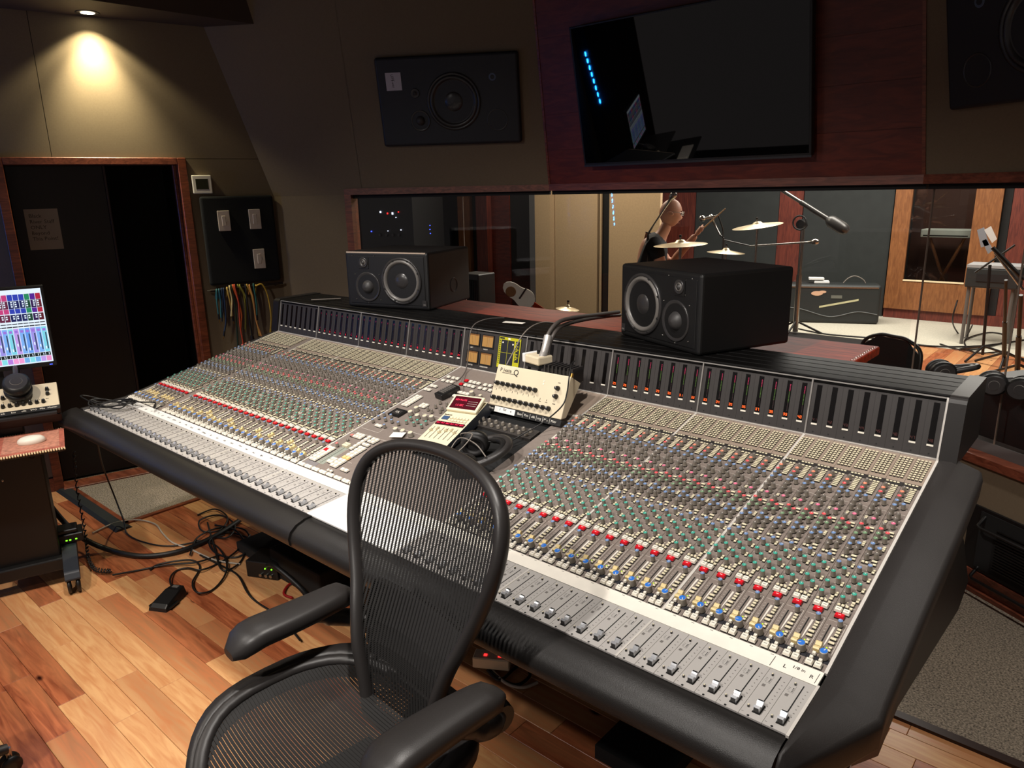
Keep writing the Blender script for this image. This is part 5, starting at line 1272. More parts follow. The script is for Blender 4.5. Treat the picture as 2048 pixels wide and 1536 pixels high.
while x > sx0:
    h = hues[(7 - k) % 8]; c = cols[(k * 5 + 2) % 6]; t_ = tiles[(8 - k) % 9]
    a0_, a1_ = x + .001, x + sw_ - .001; Z_ = .0006
    sq(a0_, .322, a1_, .350, em(*h), Z_); sq(a0_, .285, a1_, .321, em(h[0] + 'd', tuple(int(v * .5) for v in h[1])), Z_); sq(a0_, .262, a1_, .284, em(*h), Z_); sq(a0_, .225, a1_, .258, em(h[0] + 'd', tuple(int(v * .5) for v in h[1])), Z_)
    for yy in (.236, .246, .292, .302, .312): sq(a0_ + .003 + .006 * ((k + int(yy * 1e3)) % 2), yy, a0_ + .010 + .006 * ((k + int(yy * 1e3)) % 2), yy + .006, em('white', (222, 236, 250)), Z_ * 2)
    sq(a0_, .198, a1_, .203, em('ink', (20, 22, 40), .6), Z_); sq(a0_, .212, a1_, .216, em('ink', (20, 22, 40), .6), Z_)
    sq(a0_, .072, a1_, .192, em(*c), Z_); sq(a0_ + .012, .085, a0_ + .017, .165, em('track', (60, 80, 110), .7), Z_ * 2); sq(a0_ + .005, .085 + .012 * (k % 3), a0_ + .010, .098 + .012 * (k % 3), em('white', (222, 236, 250)), Z_ * 2); sq(a0_ + .004, .172, a1_ - .004, .184, em('violet', (150, 110, 210)), Z_ * 2)
    sq(a0_, .054, a1_, .070, em('ink2', (12, 40, 40), .6), Z_); sq(a0_ + .012, .057, a0_ + .015, .067, em('white', (222, 236, 250)), Z_ * 2)
    sq(a0_, .028, a1_, .052, em(*t_), Z_)
    k += 1; x -= sw_
SC_.build('screen', dp)
q = MB(); q.M = DM_; q.box2((-.030, .006, -.001), (-.018, .010, .0005), emis('power_blue', (60, 80, 255), 3)); q.build('power_led', dp)
# headphone mixer and headphones on the upper shelf
PM2 = frame(cp(.300, .340, .820), -cl_, (-cf * .86 + Vector((0, 0, .51))))
pq2, G = pq_mixer('cream headphone mixer on the cart shelf under the computer display', PM2, 0, 'cream headphone mixers')
q = MB(); q.M = G; q.box2((0, -.026, -.03), (.342, -.0005, .001), 'black'); q.build('stand', pq2)
q = MB(); q.M = G; q.box2((0.0, -.03, -.078), (.342, .13, -.032), 'black'); q.build('base_block', pq2)
for x, t_ in ((.12, 'kik'), (.16, 'bss'), (.20, 'clik'), (.238, 'VFO'), (.272, 'Mix'), (.312, 'Master')): text('lettering', t_, .014, 'line', G @ Matrix.Translation((x, -.013, .0018)), pq2)
headphone('headphones', 'black headphones with a pale oval emblem resting on the cart mixer', frame(cp(.355, .150, .915), -cl_, (-cf * .86 + Vector((0, 0, .51)))) @ Matrix.Rotation(R(90), 4, 'Y'), .056, .022)
mm_ = thing('mouse_mat', 'small woven rug style mouse mat with fringed edge on the cart tray', 'mouse mat', cp(.15, .13, .698))
MMx = Matrix.Translation(-mm_.location) @ frame(cp(.0, .0, .698), -cl_, -cf, (0, 0, 1))
q = MB(); q.M = MMx; q.box2((-.255, -.012, 0), (-.0, .310, .004), mat('mat_red', (168, 92, 74), .9, var=.35, scale=45)); q.build('rug', mm_)
q = MB(); q.M = MMx; q.box2((-.235, .02, .004), (-.02, .29, .0046), mat('mat_pink', (186, 126, 104), .9, var=.3, scale=70)); q.build('pattern', mm_)
for y_ in (-.018, .316):
    q = MB(); q.M = MMx
    for k in range(26): q.tube([(-.252 + k * .01, y_ + (.006 if y_ < 0 else -.006), .003), (-.252 + k * .01, y_, .003), (-.251 + k * .01, y_ + (-.008 if y_ < 0 else .008), -.002)], .0035, mat('fringe', (214, 190, 150), .9), 5)
    q.build('fringe', mm_)['kind'] = 'stuff'
ms = thing('computer_mouse', 'white oval computer mouse on the rug style mat', 'mouse', cp(.14, .125, .7035))
q = MB(); q.M = frame((0, 0, 0), -cl_, -cf, (0, 0, 1)); q.lathe([(.052, 0), (.055, .008), (.051, .018), (.040, .026), (.022, .030), (0, .031)], 24, 'white', cap1=False, sy=.72, phase=R(0)); q.build('shell', ms)
kb_ = thing('computer_keyboard', 'silver and white computer keyboard at the left end of the cart tray', 'keyboard', cp(.15, .34, .698))
KX = Matrix.Translation(-kb_.location) @ frame(cp(.0, .0, .698), -cl_, -cf, (0, 0, 1))
q = MB(); q.M = KX; q.box2((-.70, .04, 0), (-.265, .155, .010), 'alu'); bev(q.build('body', kb_), .003, 1)
for r_ in range(5):
    for k in range(5): q = MB(); q.M = KX; q.box2((-.285 - k * .019, .046 + r_ * .0205, .010), (-.269 - k * .019, .063 + r_ * .0205, .014), 'white'); q.build('key', kb_)
# network box on the cart foot
nb = thing('network_box', 'small black network box with green lights on the cart foot', 'network switch', cp(.28, -.0, .152))
q = MB(); q.M = frame((0, 0, 0), -cl_, -cf, (0, 0, 1)); q.box2((-.17, -.05, 0), (.0, .06, .045), 'black'); bev(q.build('case', nb), .004, 1)
q = MB(); q.M = frame((0, 0, 0), -cl_, -cf, (0, 0, 1)); q.box2((-.15, -.04, .046), (-.02, .05, .066), 'black'); bev(q.build('upper_case', nb), .004, 1)
for x in (-.075, -.06, -.035): q = MB(); q.M = frame((0, 0, 0), -cl_, -cf, (0, 0, 1)); q.box2((x, -.0515, .014), (x + .008, -.050, .020), 'ledgg'); q.build('status_led', nb)

# ================================================================ CABLES AND BOXES ON THE FLOOR
fl = lambda px, py, z=.008: at(px, py, Z=z)
cable('power_cable', 'thick black cable sagging from the cart to under the console', [at(62, 905, Z=.66), at(75, 960, Z=.45), at(100, 1010, Z=.28), at(150, 1065, Z=.12), at(205, 1095, Z=.03), fl(280, 1112, .016), fl(360, 1102, .016), fl(430, 1072, .016), fl(480, 1040, .016)], .013, 'rubber', 10, sub=8)
cable('thin_black_cable', 'thin black cable dropping from the armrest to the floor tangle', [at(192, 868, Z=.70), at(205, 930, Z=.40), at(228, 990, Z=.18), at(247, 1040, Z=.06), fl(255, 1068), fl(290, 1085), fl(340, 1092), fl(400, 1082), fl(450, 1070)], .0042, 'rubber', 7)
P = []
for k in range(150):
    f = k / 149; c0 = curve([at(148, 905, Z=.55), at(155, 980, Z=.30), at(170, 1060, Z=.12), at(176, 1110, Z=.05), fl(190, 1138, .025), fl(222, 1142, .02)], 30)[int(f * 149)]
    P.append(c0 + Vector((.010 * math.cos(k * 1.35), .010 * math.sin(k * 1.35) * .6, .010 * math.sin(k * 1.35) * .8)))
q = MB(); q.tube([p - P[0] for p in P], .0034, 'rubber', 6); tag(q.build('coiled_cord', loc=P[0]), 'curly black handset style cord hanging by the cart foot', 'cable')
cable('white_cable', 'thin white cable falling from the cart to the network box', [at(5, 960, Z=.55), at(12, 1000, Z=.42), at(30, 1045, Z=.28), at(60, 1076, Z=.17), at(95, 1082, Z=.165), at(135, 1076, Z=.17)], .0040, mat('cable_white', (200, 186, 170), .5), 7)
cable('white_cable', 'pale grey cable lying across the planks towards the console', [fl(185, 1066), fl(230, 1046), fl(275, 1040), fl(310, 1048), fl(325, 1066), fl(345, 1085), fl(380, 1098), fl(430, 1120), fl(480, 1128)], .0045, mat('cable_pale', (176, 166, 152), .5), 7)
loops = [('black cable making a wide loop in front of the tangle', [(300, 1140), (320, 1128), (380, 1120), (400, 1135), (385, 1165), (395, 1185), (425, 1180), (450, 1150), (452, 1120), (430, 1090), (390, 1080)]),
 ('black cable running from the foot pedal to the console', [(345, 1178), (340, 1158), (352, 1142), (375, 1136), (400, 1140), (430, 1130), (470, 1105), (500, 1070)]),
 ('black cable snaking right under the chair arm', [(400, 1110), (440, 1130), (475, 1150), (495, 1185), (515, 1205), (560, 1235), (600, 1280)]),
 ('black cable coiled tightly beneath the bolster', [(395, 1030), (430, 1018), (455, 1035), (440, 1060), (405, 1062), (400, 1040), (440, 1030), (470, 1050), (455, 1075), (420, 1072)]),
 ('black cable looping past the small black box', [(380, 1110), (395, 1075), (440, 1055), (490, 1060), (500, 1095), (470, 1115), (430, 1105), (420, 1080), (460, 1065), (520, 1085)]),
 ('thin dark cable stretching left from the tangle', [(225, 1150), (280, 1140), (330, 1130), (390, 1125), (440, 1110)]),
 ('black cable crossing the tangle near the pedestal', [(415, 1045), (430, 1100), (445, 1140), (480, 1125), (490, 1090), (470, 1060), (430, 1050)])]
for i, (lab, pts) in enumerate(loops): cable('floor_cable', lab, [fl(x, y_, .006 + .006 * ((i + j) % 3)) for j, (x, y_) in enumerate(pts)], .0046, 'rubber', 7, 'cables tangled under the console', 6)
fpd = thing('power_brick', 'black wedge shaped foot pedal on the wooden floor', 'pedal', fl(338, 1205, 0), R(28))
q = MB(); q.loft([[(-.045, -.075, 0), (.045, -.075, 0), (.042, -.072, .016), (-.042, -.072, .016)], [(-.050, -.06, 0), (.050, -.06, 0), (.040, -.055, .028), (-.040, -.055, .028)], [(-.046, .03, 0), (.046, .03, 0), (.036, .03, .048), (-.036, .03, .048)], [(-.040, .075, 0), (.040, .075, 0), (.030, .070, .048), (-.030, .070, .048)]], 'black', smooth=False); bev(q.build('body', fpd), .006, 2)
q = MB(); q.box((0, .055, .049), (.030, .016, .002), 'surr'); q.build('label', fpd)
q = MB(); q.box((0, -.03, .012), (.11, .06, .006), 'black'); q.build('base_plate', fpd); fpd.name = 'foot_pedal'
bb = thing('control_box', 'small black control box with green lights under the console', 'control box', fl(540, 1145, 0), R(25))
q = MB(); q.box2((-.085, -.06, 0), (.085, .07, .085), 'black'); bev(q.build('case', bb), .005, 2)
for x in (.0, .035): q = MB(); q.lathe([(.004, 0), (.003, .003)], 8, 'ledgg', (x + .02, -.06, .055), (0, -1, 0)); q.build('status_led', bb)
for x in (-.0, .03, .055): q = MB(); q.cyl((x, -.06, .025), (x, -.075, .025), .008, 'steel', 10); q.build('jack', bb)
cable('red_cable', 'red cable curled beside the small black control box', [fl(565, 1150, .03), fl(585, 1146, .02), fl(592, 1160), fl(575, 1172), fl(568, 1188), fl(585, 1196)], .006, mat('cable_red', (150, 22, 24), .45), 7)
rt_ = thing('cable_ramp', 'black rubber cable ramp lying along the edge of the carpet', 'cable ramp', (-.84, -.888, 0))
q = MB(); q.prism([(-.045, 0), (-.025, .012), (.025, .012), (.045, 0)], -.60, .555, mat('ramp_rubber', (28, 32, 34), .6)); q.build('strip', rt_)
ub = thing('rack_unit', 'black rack unit with cables standing on the floor under the console', 'rack unit', (.98, -.50, 0))
q = MB(); q.box2((-.20, -.14, 0), (.20, .14, .14), 'blackm'); bev(q.build('case', ub), .01, 2); q = MB(); q.tube(curve([(-.2, -.16, .05), (-.05, -.2, .12), (.1, -.17, .05), (.2, -.19, .03)], 6), .012, 'rubber', 8); q.build('hose', ub)
pb = thing('power_strip', 'pale power strip with red lights behind the chair back', 'power strip', at(985, 1330, Z=.02), R(30))
q = MB(); q.box2((-.07, -.03, 0), (.07, .03, .045), 'beige'); bev(q.build('case', pb), .004, 1)
for x in (-.03, .025): q = MB(); q.box2((x, -.012, .045), (x + .012, .0, .047), 'ledr'); q.build('light', pb)
for i, (lab, pts) in enumerate((('black cable bunched around the pale power strip', [(960, 1310), (985, 1345), (1030, 1370), (1060, 1350), (1040, 1330), (1000, 1360), (975, 1340)]), ('pale cable running right of the power strip', [(975, 1330), (1010, 1365), (1045, 1375), (1075, 1365)]))):
    cable('floor_cable', lab, [fl(x, y_, .012) for x, y_ in pts], .006, 'rubber' if i == 0 else mat('cable_pale', (176, 166, 152), .5), 7)
# ---- vented panel low on the right wall
vp = thing('vent_panel', 'black vented rack panel with handles low on the right wall', 'vent panel', FRM @ Vector((.84, .11, 0)))
VM = Matrix.Translation(-vp.location) @ FRM
q = MB(); q.M = VM; q.box2((.455, .108, .0), (1.22, .398, .010), 'black'); bev(q.build('plate', vp), .002, 1)
q = MB(); q.M = VM; q.box2((.515, .125, .010), (1.16, .382, .014), 'blackm'); q.build('recess', vp)
for k in range(15): q = MB(); q.M = VM; q.box2((.60, .150 + k * .0125, .014), (1.10, .156 + k * .0125, .020), 'black'); q.build('louvre', vp)
for y_ in (.10, .335):
    q = MB(); q.M = VM; q.tube([(.535, y_ + .028, .012), (.545, y_, .06), (.56, y_ - .004, .066), (1.12, y_ - .004, .066), (1.135, y_ + .028, .012)], .007, 'black', 8); q.build('handle', vp)
q = MB(); q.M = VM
for x, y_ in ((.465, .118), (.465, .388), (.52, .36), (1.21, .118), (1.21, .388)): q.lathe([(.004, 0), (.003, .003)], 8, 'steel', (x, y_, .010), (0, 0, 1))
q.build('screws', vp)

# ================================================================ THINGS IN THE LIVE ROOM
def tub(P, r, m, n=8): q = MB(); q.tube(P, r, m, n); return q
# black counter outside the glass with headphones on it
lc = thing('black_counter', 'black counter just outside the right end of the studio window', 'counter', FRM @ Vector((.9, 0, -.25)))
LM = Matrix.Translation(-lc.location) @ FRM
q = MB(); q.M = LM; q.box2((.26, .02, -.50), (1.85, .86, -.16), 'blackm'); q.build('body', lc)
q = MB(); q.M = LM; q.box2((.20, .86, -.50), (1.86, .885, -.145), 'black'); bev(q.build('top', lc), .004, 2)
for lab, px, py, rz in (('black headphones on the counter nearest the console corner', 1882, 748, 20), ('black headphones in the middle of the counter behind the glass', 1985, 772, 5), ('black headphones at the right edge on the counter', 2045, 782, -15)):
    p = at(px, py - 6, Z=.940)
    headphone('headphones', lab, Matrix.Translation(p) @ Matrix.Rotation(R(-80 + rz), 4, 'Z') @ Matrix.Rotation(R(10), 4, 'X'), .046, .030, 'headphones on the black counter')
# folding chair
fc = thing('folding_chair', 'black metal folding chair with a rounded back in the live room', 'chair', Vector((2.56, 2.62, 0)), R(-25))
P = curve([(-.22, 0, .42), (-.22, .02, .62), (-.20, .04, .76), (-.10, .05, .815), (0, .05, .82), (.10, .05, .815), (.20, .04, .76), (.22, .02, .62), (.22, 0, .42)], 5)
tub(P, .012, 'black').build('back_frame', fc)
q = MB(); q.prism([(-.21, .60), (-.20, .74), (-.10, .81), (.10, .81), (.20, .74), (.21, .60)], .035, .045, 'black', 'xz'); q.build('backrest', fc)
q = MB(); q.box2((-.20, -.40, .43), (.20, -.02, .46), 'black'); bev(q.build('seat', fc), .01, 2)
for sx in (-1, 1): tub([(sx * .22, 0, .44), (sx * .22, .16, .0)], .011, 'black').build('leg', fc); tub([(sx * .21, -.05, .62), (sx * .21, -.44, .0)], .011, 'black').build('leg', fc)
# guitar case on its side
g0 = at(1580, 645, Z=0); g1 = at(1757, 650, Z=0)
gd = (g1 - g0).normalized(); gl = (g1 - g0).length + .25; gn = Vector((gd.y, -gd.x, 0))
gcm = frame(g1 - gd * gl, gd, (0, 0, 1), gn)
gc = thing('instrument_case', 'long black hard instrument case with stickers standing on the pale carpet', 'case', gcm.translation)
G = Matrix.Translation(-gcm.translation) @ gcm; Hc = .50
q = MB(); q.M = G; q.box2((0, .0, -.30), (gl, Hc, 0), 'case'); bev(q.build('shell', gc), .045, 4)
q = MB(); q.M = G; q.tube(curve([(0, .20, .003), (gl * .25, .19, .003), (gl * .5, .10, .003), (gl * .62, .10, .003), (gl * .8, .16, .003), (gl - .03, .13, .003)], 6), .006, mat('case_ridge', (96, 98, 98), .5), 6); q.build('ridge', gc)
q = MB(); q.M = G; q.box2((.03, Hc - .045, -.004), (gl - .04, Hc - .028, .006), 'steel'); q.build('valance', gc)
q = MB(); q.M = G; q.add([(gl * .45, .20, .004), (gl * .80, .30, .004), (gl * .80, .325, .004), (gl * .45, .225, .004)], [(0, 1, 2, 3)], mat('sticker_cream', (196, 190, 150), .6)); q.build('tape_strip', gc)
q = MB(); q.M = G; q.lathe([(.07, .003), (.068, .005)], 14, mat('sticker_pink', (214, 170, 140), .6), (gl * .42, .385, 0), (0, 0, 1), sy=.42); q.lathe([(.045, .003), (.043, .0055)], 12, mat('sticker_pink', (214, 170, 140), .6), (gl * .47, .405, 0), (0, 0, 1), sy=.4); q.build('sticker', gc)
q = MB(); q.M = G; q.box2((gl * .55, .325, .003), (gl * .65, .365, .005), mat('sticker_grey', (104, 104, 96), .6)); q.build('label', gc)
for x, d in ((.45, .14), (.50, .14)):
    e = thing('music_box', 'pale slim box on the left of the instrument case' if x < .48 else 'second pale slim box on the instrument case', 'box', gcm @ Vector((gl * x, Hc + (.045 if x < .48 else .004), -.12)), group='slim boxes on the case')
    q = MB(); q.M = frame((0, 0, 0), gd, (0, 0, 1), gn); q.box2((-d, 0, -.05), (d * .3, .03, .05), 'tape2'); bev(q.build('box', e), .004, 1)
cable('case_cable', 'grey cable arching over the top of the instrument case', [gcm @ Vector((gl * .66, Hc + .01, -.1)), gcm @ Vector((gl * .70, Hc + .07, -.1)), gcm @ Vector((gl * .76, Hc + .10, -.1)), gcm @ Vector((gl * .83, Hc + .06, -.1)), gcm @ Vector((gl * .86, Hc + .01, -.1))], .007, 'cableg', 7)
cable('live_cable', 'long black cable lying across the pale live room carpet', [fl(1585, 655, .01), fl(1650, 668, .012), fl(1750, 677, .012), fl(1860, 692, .012), fl(1960, 692, .012), fl(2048, 680, .012)], .010, 'rubber', 6)
def mic_stand(label, base, top, r=.018, m='steel', foot=True, n=10):
    t = thing('microphone_stand', label, 'microphone stand', base, group='microphone stands in the live room')
    v = Vector(top) - Vector(base)
    tub([(0, 0, .03), v * .55], r * 1.35, m, n).build('lower_tube', t); tub([v * .5, v], r, m, n).build('upper_tube', t)
    if foot:
        for k in range(3):
            an = R(30 + 120 * k); tub([(0, 0, .16), (math.cos(an) * .30, math.sin(an) * .30, .012)], .012, 'black', 8).build('leg', t)
    return t, v
# big boom stand with studio microphone
b0 = at(1590, 668, Z=0); bt = at(1606, 448, Y=b0.y)
t, v = mic_stand('tall pale boom stand carrying a big silver microphone in front of the instrument case', b0, bt, .024)
o_ = Vector(b0); e0 = at(1560, 378, Y=b0.y - .1) - o_; e1 = at(1654, 437, Y=b0.y - .1) - o_
tub([e0, e0 + (e1 - e0) * .5, e1], .022, 'steel').build('boom', t); tub([e0 + (e1 - e0) * .45, e1], .030, mat('boom_dark', (90, 88, 86), .3, metal=.8)).build('boom_sleeve', t)
q = MB(); q.lathe([(.05, -.03), (.06, 0), (.05, .03)], 16, 'black', v + Vector((0, -.06, 0)), (0, 1, 0), cap0=True); q.build('clutch', t)
q = MB(); q.tube([(k_ * .001 + .08 * math.cos(an), -.12, .08 * math.sin(an)) for k_, an in enumerate([k * 2 * math.pi / 16 for k in range(16)])], .010, 'black', 6, closed=True); ob = q.build('shock_ring', t); ob.location = v + Vector((.0, .0, .02))
md = (e1 - e0).normalized()
q = MB(); q.lathe([(.030, 0), (.055, .03), (.068, .06), (.068, .20), (.055, .25), (.03, .27)], 18, mat('mic_body', (70, 68, 66), .35, metal=.6), e1, md); q.build('microphone', t)
for lab, pb_, pt_, pe0, pe1, yy in (('dark boom stand behind the cymbals near the red column', (1448, 640), (1448, 480), (1500, 492), (1625, 484), 5.2), ('slim boom stand with a round tipped microphone left of the cymbals', (1445, 640), (1447, 476), (1440, 470), (1425, 440), 4.9), ('stand reaching in from the left over the drummer', (1300, 600), (1296, 470), (1297, 466), (1343, 396), 3.5)):
    tp = at(*pt_, Y=yy); ba = Vector((tp.x, tp.y, 0)); t, v = mic_stand(lab, ba, tp, .010, 'boom_dark' if False else mat('boom_dark', (90, 88, 86), .3, metal=.8)); a0_ = at(*pe0, Y=yy) - ba; a1_ = at(*pe1, Y=yy) - ba
    tub([v, a0_], .008, mat('boom_dark', (90, 88, 86), .3, metal=.8)).build('joint', t); tub([a0_, a1_], .009, 'steel').build('boom', t)
    q = MB(); dd_ = (a1_ - a0_).normalized(); q.lathe([(.010, -.08), (.016, -.01), (.026, .0), (.030, .03), (.022, .055), (.004, .062)], 12, 'steel', a1_, dd_, cap0=True); q.build('microphone', t)
# drum kit cymbals
def cymbal(label, px, py, wpx, Y, tilt, roll=0., pole=True):
    p = at(px, py, Y=Y); dist = (p - CAM).dot(fwd); r_ = wpx * dist / F_PX / 2
    t = thing('cymbal', label, 'cymbal', Vector((p.x, p.y, 0)), group='cymbals of the drum kit')
    Rm = Matrix.Translation((0, 0, p.z)) @ Matrix.Rotation(R(41 + roll), 4, 'Z') @ Matrix.Rotation(R(tilt), 4, 'Y')
    q = MB(); q.M = Rm; q.lathe([(r_, -.012), (r_ * .97, -.010), (r_ * .5, .004), (r_ * .22, .012), (r_ * .2, .016), (r_ * .14, .030), (r_ * .05, .034)], 36, 'brass', cap1=True, cap0=True); q.build('plate', t)
    q = MB(); q.M = Rm; q.cyl((0, 0, .03), (0, 0, .075), .008, 'steel', 8); q.lathe([(.012, .055), (.012, .07)], 8, 'black', cap0=True); q.build('wing_nut', t)
    q = MB(); q.cyl((0, 0, .02), (0, 0, p.z), .012, 'steel', 8); q.build('stand', t)
    for k in range(3): an = R(20 + 120 * k); tub([(0, 0, .3), (math.cos(an) * .28, math.sin(an) * .28, .01)], .009, 'steel', 6).build('leg', t)
    return t
cymbal('bright crash cymbal highest of the kit, left of the red column', 1515, 450, 98, 4.8, -8)
cymbal('flat cymbal crossing in front of the drummer', 1361, 487, 106, 3.5, -3, 0)
cymbal('ride cymbal just above the right monitor speaker', 1452, 503, 74, 4.4, 3)
cymbal('small silver cymbal low behind the mahogany sideboard', 1135, 616, 48, 3.2, 6)
mk_ = thing('round_tip_microphone', 'small microphone with a round silver head above the ride cymbal', 'microphone', at(1404, 437, Y=4.6))
q = MB(); q.lathe([(.004, -.03), (.026, -.02), (.032, 0), (.026, .022), (.014, .03)], 14, 'steel', (0, 0, 0), rgt, cap0=True); q.build('head', mk_); q = MB(); q.cyl(rgt * .03, rgt * .16 + Vector((0, 0, .03)), .014, 'steel', 10, .009); q.build('body', mk_)
q = MB(); q.tube(curve([rgt * .16 + Vector((0, 0, .03)), rgt * .2 + Vector((0, .02, -.1)), at(1446, 474, Y=4.9) - at(1404, 437, Y=4.6)], 5), .008, 'black', 6); q.build('holder', mk_)
# guitar leaning beside the booth
wg = thing('electric_guitar', 'white guitar body resting behind the sideboard in the live room', 'guitar', Vector((at(1040, 600, Y=3.0).x, 3.0, 0)))
gz = at(1040, 590, Y=3.0).z; Gm = Matrix.Translation((0, 0, gz)) @ Matrix.Rotation(R(41), 4, 'Z') @ Matrix.Rotation(R(35), 4, 'Y')
q = MB(); q.M = Gm; out = []
for k in range(28): an = 2 * math.pi * k / 28; rr_ = .105 + .030 * math.cos(2 * an) - .012 * math.cos(3 * an); out.append((rr_ * 1.25 * math.cos(an), rr_ * math.sin(an)))
q.prism(out, -.02, .02, mat('guitar_white', (226, 222, 214), .2, coat=.5), 'xz'); bev(q.build('body', wg), .008, 2)
q = MB(); q.M = Gm; q.lathe([(.05, 0), (.045, .004)], 18, mat('pickguard_tan', (120, 84, 46), .4), (-.09, -.021, -.02), (0, -1, 0)); q.build('pickguard', wg)
q = MB(); q.M = Gm; q.box2((.005, -.026, -.03), (.02, -.019, .09), 'black'); q.build('pickup', wg)
q = MB(); q.M = Gm; q.box2((.12, -.018, -.022), (.62, .012, .022), 'mahog'); q.build('neck', wg)
q = MB(); q.box2((-.12, -.06, 0), (.16, .14, .02), 'black'); q.cyl((0, .05, .02), (0, .05, gz - .08), .02, 'black', 8); q.build('stand', wg)
# rack with lights in the booth, and black speaker box
rk_ = thing('booth_rack', 'dark equipment rack with small coloured lights behind the left glass', 'equipment rack', Vector((at(770, 430, Y=3.9).x, 3.9, 0)))
pc = lambda px, py: at(px, py, Y=3.68) - rk_.location
q = MB(); q.box2((-.55, -.2, 0), (.75, .3, 1.75), mat('rack_black', (13, 13, 14), .6)); q.build('cabinet', rk_)
for px, py, m, w_ in ((759, 424, 'ledw', .016), (773, 427, 'ledr', .013), (783, 427, 'ledw', .018), (795, 424, 'ledr', .009), (790, 435, 'ledw', .007), (741, 463, 'power_blue', .010), (774, 462, 'ledw', .006), (800, 460, 'ledw', .008), (858, 451, 'power_blue', .006), (858, 459, 'power_blue', .006), (859, 467, 'power_blue', .006)):
    q = MB(); p = pc(px, py); q.box((p.x, -.205, p.z), (w_, .012, w_ * 1.4), MATS.get(m) or M[m]); q.build('indicator', rk_)
for px in (759, 772, 785, 797):
    p = pc(px, 470); q = MB(); q.lathe([(.022, 0), (.018, .02)], 14, 'cone', (p.x, -.20, p.z), (0, -1, 0)); q.build('dial', rk_)
sb = thing('floor_speaker', 'black slotted speaker box behind the left studio monitor', 'loudspeaker', Vector((at(953, 560, Y=2.6).x, 2.6, 0)))
zt = at(953, 546, Y=2.6).z
q = MB(); q.box2((-.12, -.1, .0), (.12, .12, zt), 'black'); bev(q.build('cabinet', sb), .008, 2)
for k in range(9): q = MB(); q.box2((-.10 + k * .0235, -.104, zt - .26), (-.086 + k * .0235, -.1, zt - .05), 'blackm'); q.build('slot', sb)
# music stand cluster and keyboard amp at the right
p0 = at(1965, 692, Z=0)
am = thing('stage_amplifier', 'grey box amplifier on a stool among the stands at the right', 'amplifier', p0 + Vector((0, .1, 0)))
zb = at(1965, 575, Y=p0.y).z; za = at(1965, 535, Y=p0.y).z
q = MB(); q.box2((-.24, -.16, zb), (.24, .2, za), 'case'); bev(q.build('case', am), .015, 2)
q = MB(); q.box2((-.24, -.16, za), (.24, .2, za + .03), mat('amp_lid', (150, 150, 150), .5)); q.build('lid', am)
q = MB(); q.box2((-.14, -.165, zb + .07), (.14, -.158, za - .06), 'blackm'); q.build('handle_recess', am)
for x in (-.2, .2):
    for y_ in (-.12, .16): tub([(x, y_, 0), (x, y_, zb)], .018, 'surr').build('leg', am)
ms_ = thing('music_stand', 'black music stand with grey clip lamp and papers at the right edge', 'music stand', at(1975, 705, Z=0) + Vector((0, -.3, 0)))
yy = ms_.location.y; L = lambda px, py: at(px, py, Y=yy) - ms_.location
tub([(0, 0, .03), L(1980, 530)], .014, 'black').build('post', ms_)
for k in range(3): an = R(15 + 120 * k); tub([(0, 0, .12), (math.cos(an) * .35, math.sin(an) * .35, .012)], .012, 'black', 6).build('leg', ms_)
tub([L(1950, 545), L(2030, 490)], .010, 'black').build('cross_bar', ms_)
q = MB(); q.loft([[L(1954, 460) + Vector((0, d, 0)) for d in (0, .03)] + [L(1967, 455) + Vector((0, d, 0)) for d in (.03, 0)], [L(1962, 495) + Vector((0, d, 0)) for d in (0, .03)] + [L(1978, 490) + Vector((0, d, 0)) for d in (.03, 0)]], mat('clip_grey', (150, 154, 162), .4), smooth=False); q.build('lamp_head', ms_)
q = MB(); q.loft([[L(1964, 482), L(1972, 478), L(1972, 478) + Vector((0, .03, 0)), L(1964, 482) + Vector((0, .03, 0))], [L(1976, 508), L(1986, 500), L(1986, 500) + Vector((0, .03, 0)), L(1976, 508) + Vector((0, .03, 0))]], 'clip_grey' if False else mat('clip_grey', (150, 154, 162), .4), smooth=False); q.build('lamp_arm', ms_)
q = MB(); q.quad([L(1968, 460), L(1982, 452), L(1994, 478), L(1984, 486)], 'tape2'); q.build('paper', ms_)
t, v = mic_stand('black boom stand leaning across the right edge of the window', at(2010, 705, Z=0) + Vector((.1, -.8, 0)), at(2012, 560, Y=5.4), .014, 'black')
o_ = t.location; tub([at(1990, 505, Y=5.4) - o_, at(2046, 580, Y=5.4) - o_], .012, 'steel').build('boom', t); tub([at(1985, 495, Y=5.35) - o_, at(2048, 560, Y=5.35) - o_], .018, 'black').build('boom_sleeve', t)
t, v = mic_stand('straight black stand at the right edge of the window', at(2040, 720, Z=0) + Vector((.1, -1.0, 0)), at(2042, 590, Y=5.0), .016, 'black')
for lab, pts in (('black cable heap on the carpet below the amplifier', [(1880, 688), (1930, 700), (1990, 690), (2020, 675), (1980, 665), (1930, 680), (1950, 705), (2010, 702)]), ('thin black cable hanging from the amplifier stool', [(1915, 600), (1905, 640), (1915, 665), (1930, 675), (1945, 650)])):
    cable('live_cable', lab, [fl(x, y_, .015) if i_ > 0 or 'heap' in lab else at(1935, 570, Y=p0.y) for i_, (x, y_) in enumerate(pts)] if 'heap' in lab else [at(x, y_, Y=p0.y) if y_ < 660 else fl(x, y_, .015) for x, y_ in pts], .008, 'rubber', 6)
kbd = thing('keyboard_piano', 'pale digital keyboard seen through the oak framed door', 'keyboard', Vector((at(1895, 470, Y=YB + .45).x, YB + .45, 0)))
zk = at(1895, 466, Y=YB + .45).z; hwk = (at(1945, 466, Y=YB + .45).x - at(1845, 466, Y=YB + .45).x) / 2
